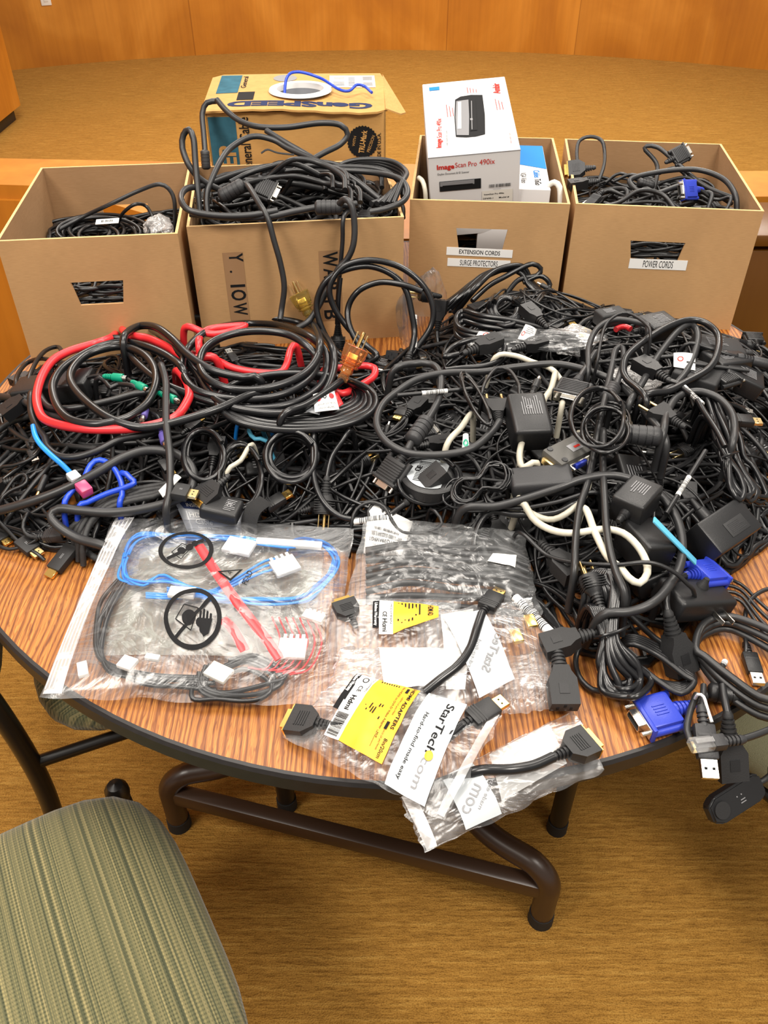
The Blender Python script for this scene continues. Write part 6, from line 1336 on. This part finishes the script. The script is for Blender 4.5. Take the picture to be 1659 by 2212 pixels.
# --- big zip bag
B1 = Bag([(85, 1506), (712, 1524), (764, 1142), (247, 1117)], [.752, .757, .79, .785], 0, .034, 3, .006)
B1.film('zip_bag', 'large clear zip bag of blue and red wires at the front left of the table', 'film')
B1.sheet('zip_strip', [(85, 1505), (135, 1507), (292, 1122), (247, 1118)], .0012, 'zip', 20)
for k in range(5):
    w = B1.wire('zip_rib', [(96 + 9 * k + (247 - 85) * t_, 1503 - 383 * t_) for t_ in (.02, .2, .4, .6, .8, .985)], .0009, 'zip', 1, 6, .0022, B1.o)
for (x, y, rx, ry, hand) in ((409, 1233, 60, 51, 0), (425, 1385, 62, 59, 1)):
    def icon(t, f):
        n = 40
        for k in range(n):
            a, b = 2 * math.pi * k / n, 2 * math.pi * (k + 1) / n
            t.poly([f(rx * math.cos(a), ry * math.sin(a)), f(rx * math.cos(b), ry * math.sin(b)), f(rx * .84 * math.cos(b), ry * .84 * math.sin(b)), f(rx * .84 * math.cos(a), ry * .84 * math.sin(a))])
        for k in range(12):
            a, b = -1 + 2 * k / 12, -1 + 2 * (k + 1) / 12; c = (rx * .66, -ry * .5) if not hand else (rx * .6, -ry * .62)
            t.poly([f(c[0] * a - 2, c[1] * a - 3), f(c[0] * b - 2, c[1] * b - 3), f(c[0] * b + 2, c[1] * b + 3), f(c[0] * a + 2, c[1] * a + 3)])
        q = [(-30, 8), (-8, -18), (12, -4), (-10, 24)] if not hand else [(-36, 4), (-18, -26), (12, -18), (-4, 24)]
        for k in range(4):
            a = q[k]; b = q[(k + 1) % 4]; dx, dy = b[0] - a[0], b[1] - a[1]; l = math.hypot(dx, dy); nx, ny = -dy / l * 1.1, dx / l * 1.1
            t.poly([f(a[0] + nx, a[1] + ny), f(b[0] + nx, b[1] + ny), f(b[0] - nx, b[1] - ny), f(a[0] - nx, a[1] - ny)])
        R0 = 9 if not hand else 15; cx_, cy_ = (-9, 2) if not hand else (-8, 0)
        t.poly([f(cx_ + R0 * math.cos(2 * math.pi * k / 20), cy_ + R0 * math.sin(2 * math.pi * k / 20)) for k in range(20)])
        if hand:
            for k in range(4): t.poly([f(14 + k * 7, 2), f(19 + k * 7, 2), f(20 + k * 7, -16 + abs(k - 1) * 4), f(16 + k * 7, -17 + abs(k - 1) * 4)])
            t.poly([f(12, 2), (f(42, 2)), f(34, 30), f(22, 36)])
        for (a, b, c_) in ([(8, -6, 9), (20, -14, 7)] if not hand else [(16, 10, 9), (22, 22, 8)]): t.poly([f(a + c_ * math.cos(2 * math.pi * k / 14), b + c_ * math.sin(2 * math.pi * k / 14)) for k in range(14)])
    B1.pr('printed_icon', 'ink', icon, lambda dx, dy, x=x, y=y: B1.at(x + dx, y + dy, .0016))
def tri(t, f):
    P3 = [(477, 1287), (532, 1282), (506, 1313)]; c = (505, 1294); I3 = [(c[0] + (x - c[0]) * .72, c[1] + (y - c[1]) * .66) for x, y in P3]
    for k in range(3): t.poly([f(*P3[k]), f(*P3[(k + 1) % 3]), f(*I3[(k + 1) % 3]), f(*I3[k])])
B1.pr('printed_triangle', 'ink', tri, lambda x, y: B1.at(x, y, .0016))
def ptext(t, B, st, x, y, h, w_, ang, off, bold=0, mirror=False):
    me = text(st, bold); sx = w_ / twidth(me); sy = h / .73; c, s = math.cos(ang), math.sin(ang)
    t.mesh(me, fn=lambda q: B.at(x + c * q.x * sx * (-1 if mirror else 1) + s * q.y * sy, y + s * q.x * sx * (-1 if mirror else 1) - c * q.y * sy, off))
t = MB(); ptext(t, B1, '4', 505, 1293, 12, 7, R(-75), .0018); ptext(t, B1, 'PE-LD', 541, 1300, 12, 34, R(-68), .0018, .01); t.build('printed_letters', M['ink'], B1.o, smooth=False)
# contents
g = random.Random(4)
base = k1(480, 290, 560, 190, 800, 200, 1100, 215, 1300, 240, 1480, 220, 1555, 300, 1500, 430, 1380, 540, 1150, 560, 900, 540, 700, 450, 560, 480, 460, 430)
for k in range(6):
    pts = [(x + g.uniform(-9, 9), y + g.uniform(-9, 9) + k * 2) for x, y in base]
    tag(B1.wire('blue_wire', pts, .0017, 'blue', .25 + .08 * k, closed=True), 'thin sky blue wire looped inside the large zip bag', 'wire', 'sky blue wires inside the large zip bag')
for k in range(6):
    pts = k1(590, 540, 750, 545, 950, 520, 1200, 350 + 10 * k, 1290, 350 + 8 * k); pts = [(x, y + k * 2.0) for x, y in pts] if k % 2 else k1(1310, 300, 1340, 230, 1420, 210, 1540, 260, 1550, 360, 1450, 480, 1350, 560, 1000, 580, 700, 520 + 6 * k)
    tag(B1.wire('blue_wire', pts, .0018, 'blue', .6), 'thin sky blue wire looped inside the large zip bag', 'wire', 'sky blue wires inside the large zip bag')
pts = k1(870, 310, 960, 470, 1080, 640, 1200, 770, 1275, 860); 
for nm, pp, lab in (('red_flat_cable', pts, 'flat red drive cable inside the large zip bag, the long straight one'), ('red_flat_cable', k1(990, 700, 1040, 740, 1100, 830), 'flat red drive cable inside the large zip bag, the short lower one')):
    S_ = spline([B1.at(x, y, -.0005, .97) for x, y in pp], .005); t = MB(); t.tube(S_, .0065, 10, .22); tag(t.build(nm, M['red'], None, loc=S_[0]), lab, 'cable')
for k in range(7):
    x0 = 1230 + 35 * k; tag(B1.wire('red_wire', k1(x0, 650, x0 + 40, 760, x0 - 20, 880, x0 - 120, 880 + 5 * k), .0011, 'red', .5), 'thin red wire in the lower right of the large zip bag', 'wire', 'thin red wires in the large zip bag')
for k in range(5): tag(B1.wire('black_cord', [(x + k * 5 + g.uniform(-6, 6), y + k * 3 + g.uniform(-6, 6)) for x, y in k1(420, 440, 360, 560, 320, 660, 320, 780, 400, 870, 600, 920, 900, 930)], .0030, 'blk2', .35), 'black cord curved along the left inside the large zip bag', 'cord', 'black cords inside the large zip bag')
for k in range(5): tag(B1.wire('black_cord', [(x - k * 6 + g.uniform(-7, 7), y + k * 5 + g.uniform(-6, 6)) for x, y in k1(1000, 860, 1150, 820, 1300, 900, 1200, 960, 1000, 970, 890, 940, 900, 860)], .0030, 'blk2', .35), 'black cord coiled at the lower right inside the large zip bag', 'cord', 'black cords coiled inside the large zip bag')
for k, (x, y, w_, h_, a, lab) in enumerate(((1070, 290, .040, .028, .3, 'pale grey connector near the top of the large zip bag'), (1300, 400, .034, .030, -.5, 'white block connector at the upper right inside the large zip bag'), (780, 555, .034, .017, .1, 'white rectangular connector between the two printed rings'), (1335, 805, .034, .030, .05, 'white square connector at the lower right inside the large zip bag'), (1440, 645, .028, .014, .4, 'cream pin connector near the right edge of the large zip bag'), (265, 885, .022, .012, 1.2, 'small white tag at the zip end of the large bag'), (965, 910, .030, .022, .5, 'clear white connector at the bottom of the large zip bag'), (1320, 260, .09, .012, .1, 'long white strip at the top right inside the large zip bag'), (500, 870, .020, .018, .4, 'small printed connector at the lower left of the large zip bag'), (630, 850, .018, .008, .2, 'small cream connector in the lower left of the large zip bag'))):
    q = k1(x, y)[0]; p = B1.at(*q, -.003, .85); F = Matrix.Translation(p) @ Matrix.Rotation(-a, 4, 'Z'); t = MB(); t.box((w_, h_, .006), bev=.001, mat=F)
    if k in (3, 4, 1):
        for s in range(4): t.box((w_ * .12, h_ * .4, .003), (-w_ * .33 + s * w_ * .22, h_ * .55, 0), mat=F)
    tag(t.build('white_connector', M['offwhite' if k in (1, 4, 6) else 'white'], None, loc=p), lab, 'connector')
# metallic inner bag
t = MB(); q = k1(400, 260, 900, 180, 1450, 250, 1380, 760, 900, 880, 380, 780)
Bq = [k1(440, 180)[0], k1(1500, 190)[0], k1(1420, 820)[0], k1(330, 800)[0]]
o, f = B1.sheet('anti_static_bag', Bq, -.012, 'antistat', 36, lvl=.55); o.parent = None; o.matrix_basis = Matrix.Identity(4); tag(o, 'crinkled grey shielding film bag inside the large zip bag', 'bag')

# --- grey poly bag of power cords in the middle
B2 = Bag([(735, 1345), (1170, 1330), (1130, 1150), (790, 1120)], [.765, .765, .80, .80], 0, .035, 8, .008)
B2.film('poly_bag', 'clear bag of black power cords behind the adapter bags', 'film2')
g = random.Random(6)
for k in range(9):
    y = 1195 + k * 15; tag(B2.wire('black_cord', [(790, y + g.uniform(-8, 8)), (880, y + g.uniform(-8, 4)), (980, y + 6), (1080, y + g.uniform(0, 14)), (1140, y + 20)], .0045, 'grey', .55), 'black power cord packed inside the clear bag behind the adapter bags', 'cord', 'power cords packed inside the clear middle bag')
B2.sheet('cream_label', [(1048, 1244), (1108, 1252), (1112, 1222), (1060, 1226)], .002, 'offwhite')
paper('white barcode sheet with upside down print between the bags', [(785, 1195), (866, 1204), (892, 1128), (797, 1085)], .040, name='barcode_sheet', cat='label', prints=[('black_printing', 'ink', both(uvtext('CKL1Q39AVFG1', .50, .30, .075, .78, math.pi, .03), uvtext('MAT: L1Q39AVFG1', .50, .10, .055, .66, math.pi), uvtext('(HP ProDesk 600 G3 MT)', .52, .20, .04, .60, math.pi), uvlines(.15, .37, .9, .46, 46, 3, True), uvlines(.2, .50, .8, .56, 40, 4, True)))])

# --- adapter bags
def yl(B, quad, parent, big):
    o, f = B.sheet('yellow_label', quad, .0015, 'yellow', 12, parent)
    rr = math.pi / 2 if False else 0
    t = MB()
    both(uvtext('HDMI ADAPTERS', .33 if big else .5, .885, .075, .60 if big else .7, 0, .02), uvtext('8in/20cm', .86, .87, .08, .22, 0, .01), uvtext('8in HDMI to DVI-D Video Adapter - M/F', .42, .66, .05, .74), uvlines(.05, .12, .62, .58, 8, 3, th=.45), uvlines(.70, .63, .98, .645, 1), uvtext('HDMI (19 pin) Male', .34, .765, .035, .26), uvtext('DVI-D (25 pin) Female', .78, .765, .035, .24))(t, f)
    both(uvlines(.06, .74, .17, .81, 1, th=.9))(t, f); uvr(t, f, .56, .735, .66, .80)
    t.build('black_printing', M['ink'], o, smooth=False); return o
def wl(B, quad, parent):
    o, f = B.sheet('white_label', quad, .0013, 'white', 8, parent)
    t = MB(); both(uvlines(.66, .1, .98, .80, 24, 5, True), uvtext('Hdmi', .50, .45, .30, .22, 0, .03), uvtext('CE', .28, .5, .26, .10, 0, .01), uvdisc(.12, .5, .045, .18, r0=.7), uvtext('HDDVIMF8IN', .17, .88, .12, .28))(t, f); t.build('black_printing', M['ink'], o, smooth=False)
B4 = Bag([(918, 1842), (1306, 1662), (1240, 1533), (862, 1724)], [.752, .752, .755, .757], 0, .014, 12, .0035)
B4.film('adapter_bag', 'clear adapter bag hanging lowest over the front table edge', 'film')
B4.sheet('white_insert', [(1075, 1738), (1220, 1655), (1180, 1560), (1045, 1625)], -.004, 'white2', 8, lvl=.6)
o, f = B4.sheet('printed_band', [(1000, 1800), (1075, 1766), (1010, 1660), (945, 1690)], .001, 'silverfoil', 8)
t = MB(); ptext(t, B4, 'com', 1012, 1745, 30, 62, R(-65) + math.pi, .0020, 0, True); ptext(t, B4, 'made easy', 1040, 1735, 10, 66, R(-65) + math.pi, .0020, 0, True); t.build('lettering', M['print_grey'], o, smooth=False)
B4.sheet('zip_strip', [(918, 1842), (942, 1830), (888, 1712), (862, 1724)], .0014, 'zip', 10)
S_ = spline([B4.at(935, 1700, .000, .2), B4.at(965, 1693, .001, .3)] + [B4.at(x, y, .006, .7) for x, y in ((1010, 1688), (1040, 1684), (1090, 1686), (1140, 1675), (1185, 1655))], .005); t = MB(); t.tube(S_, .0060, 12); o = t.build('adapter_cable', M['blk2'], None, loc=S_[0]); tag(o, 'short black adapter cable in the lowest bag at the table edge', 'cable'); conn('dvi', aim(S_[-1], B4.at(1265, 1615, .006, .7) - S_[-1]), 'blkplast', o, scale=1.0)
B5 = Bag([(700, 1430), (955, 1470), (1000, 1292), (722, 1293)], [.76, .765, .79, .785], 0, .016, 15, .004)
B5.film('adapter_bag', 'clear adapter bag with small yellow label behind the front bags', 'film')
o, f = B5.sheet('yellow_label', [(852, 1308), (852, 1384), (948, 1345), (948, 1318)], .001, 'yellow', 8)
t = MB(); both(uvtext('HDMI AD', .40, .82, .12, .7, 0, .02), uvlines(.05, .1, .9, .65, 7, 3))(t, f); t.build('black_printing', M['ink'], o, smooth=False)
o, f = B5.sheet('white_label', [(822, 1305), (822, 1385), (852, 1385), (852, 1308)], .001, 'white', 6); t = MB(); both(uvtext('Hdmi', .75, .4, .35, .35, 0, .02), uvtext('CE', .45, .4, .3, .16, 0, .02), uvtext('HDDVIMF8IN', .4, .85, .15, .6))(t, f); t.build('black_printing', M['ink'], o, smooth=False)
o, f = B5.sheet('black_label', [(808, 1308), (808, 1370), (822, 1370), (822, 1306)], .001, 'ink', 4); t = MB(); uvtext('Lifetime Warranty', .5, .5, .45, .85, 0, .02)(t, f); t.build('lettering', M['white'], o, smooth=False)
F = aim(B5.at(770, 1360, -.002, .8), B5.at(745, 1310, -.002, .8) - B5.at(770, 1360, -.002, .8)); o = conn('dvi', F, 'blkplast', None, 'black video plug with gold face inside the bag with small yellow label', 'plug', scale=.8)
B6 = Bag([(890, 1562), (1210, 1490), (1150, 1290), (900, 1330)], [.762, .762, .79, .79], 0, .016, 18, .004)
B6.film('adapter_bag', 'clear adapter bag whose printed band shows mirrored letters', 'film')
B6.sheet('white_insert', [(825, 1460), (965, 1490), (955, 1350), (815, 1385)] if False else [(960, 1500), (1000, 1500), (1020, 1320), (950, 1330)], -.002, 'white2', 8)
o, f = B6.sheet('printed_band', [(1030, 1518), (1106, 1480), (1040, 1330), (955, 1345)], .002, 'silverfoil', 10)
t = MB(); ptext(t, B6, 'StarTech', 1058, 1425, 20, 92, R(-68) + math.pi, .0032, .01, True); ptext(t, B6, 'Hard-to-find', 1015, 1440, 9, 80, R(-68) + math.pi, .0032, 0, True); t.build('lettering', M['print_grey'], o, smooth=False)
S_ = spline([B6.at(x, y, .002, .9) for x, y in ((915, 1505), (948, 1482), (985, 1455), (1010, 1420), (1025, 1375), (1036, 1340))], .005); t = MB(); t.tube(S_, .0056, 12); o = t.build('adapter_cable', M['blk2'], None, loc=S_[0]); tag(o, 'short black adapter cable curving up in the bag with mirrored letters', 'cable'); conn('hdmi', aim(S_[-1], B6.at(1055, 1300, .002, .9) - S_[-1]), 'blkplast', o, scale=1.15)
for x, y, lab in ((1145, 1350, 'gold video plug end in the bag near the barcode cord'), (1112, 1388, 'small gold plug end below the upper gold one')):
    t = MB(); p = B6.at(x, y, -.002, .8); F = Matrix.Translation(p) @ Matrix.Rotation(.2, 4, 'Z'); t.box((.013, .020, .006), bev=.001, mat=F); tag(t.build('gold_plug_end', M['gold'], None, loc=p), lab, 'plug')
B7 = Bag([(700, 1510), (985, 1560), (1000, 1400), (735, 1400)], [.757, .757, .775, .77], 0, .012, 22, .004)
B7.film('adapter_bag', 'clear bag with a blank white insert between the yellow labelled bags', 'film')
B7.sheet('white_insert', [(832, 1500), (975, 1490), (965, 1390), (818, 1395)], .001, 'white', 10)
B8 = Bag([(1080, 1545), (1232, 1530), (1215, 1400), (1090, 1420)], [.757, .757, .765, .765], 0, .012, 25, .005)
B8.film('adapter_bag', 'small clear bag beside the appliance plug at the right of the bags', 'film2')
B9 = Bag([(610, 1592), (962, 1772), (1084, 1545), (742, 1448)], [.753, .772, .782, .765], 0, .016, 28, .004)
B9.film('adapter_bag', 'front adapter bag with large yellow label and grey brand band', 'film')
yl(B9, [(826, 1471), (741, 1618), (836, 1672), (917, 1497)], B9.o, True)
wl(B9, [(787, 1458), (708, 1603), (741, 1618), (826, 1471)], B9.o)
o, f = B9.sheet('black_label', [(776, 1456), (725, 1545), (740, 1553), (789, 1459)], .0014, 'ink', 6); t = MB(); uvtext('Lifetime Warranty', .30, .5, .55, .5, 0, .03)(t, f); t.build('lettering', M['white'], o, smooth=False)
o, f = B9.sheet('brand_band', [(943, 1486), (841, 1705), (921, 1751), (1019, 1518)], .0022, 'silverfoil', 14); o['label'] = 'pale grey band with brand lettering'
t = MB(); both(uvtext('StarTech', .38, .66, .20, .50, 0, .012))(t, f); t.build('lettering', M['ink'], o, smooth=False)
t = MB(); uvtext('com', .80, .66, .20, .26, 0, .0)(t, f); t.build('lettering', M['print_grey'], o, smooth=False)
t = MB(); uvdisc(.645, .70, .042, .10)(t, lambda u, v: f(u, v, .0012)); t.build('yellow_dot', M['yellow'], o, smooth=False)
t = MB(); uvtext('Hard-to-find made easy', .62, .26, .095, .62, 0, .005)(t, f); t.build('lettering', M['ink'], o, smooth=False)
B9.sheet('zip_strip', [(985, 1760), (1000, 1765), (1082, 1560), (1068, 1552)] if False else [(945, 1762), (962, 1771), (1084, 1546), (1066, 1541)], .0012, 'zip', 10)
S_ = spline([B9.at(x, y, 0, .7) for x, y in ((790, 1590), (750, 1585), (722, 1580))], .005); t = MB(); t.tube(S_, .0056, 12); o = t.build('adapter_cable', M['blk2'], None, loc=S_[0]); tag(o, 'short black adapter cable at the left end of the front adapter bag', 'cable'); conn('dvi', aim(S_[-1], B9.at(628, 1555, 0, .7) - S_[-1]), 'blkplast', o, scale=1.0)
S_ = spline([B9.at(x, y, 0, .7) for x, y in ((960, 1620), (985, 1595), (1000, 1580))], .005); t = MB(); t.tube(S_, .0056, 12); o = t.build('adapter_cable', M['blk2'], None, loc=S_[0]); tag(o, 'black video plug end with gold tip at the right of the front adapter bag', 'cable'); conn('hdmi', aim(S_[-1], B9.at(1045, 1545, 0, .7) - S_[-1]), 'blkplast', o, scale=1.2)
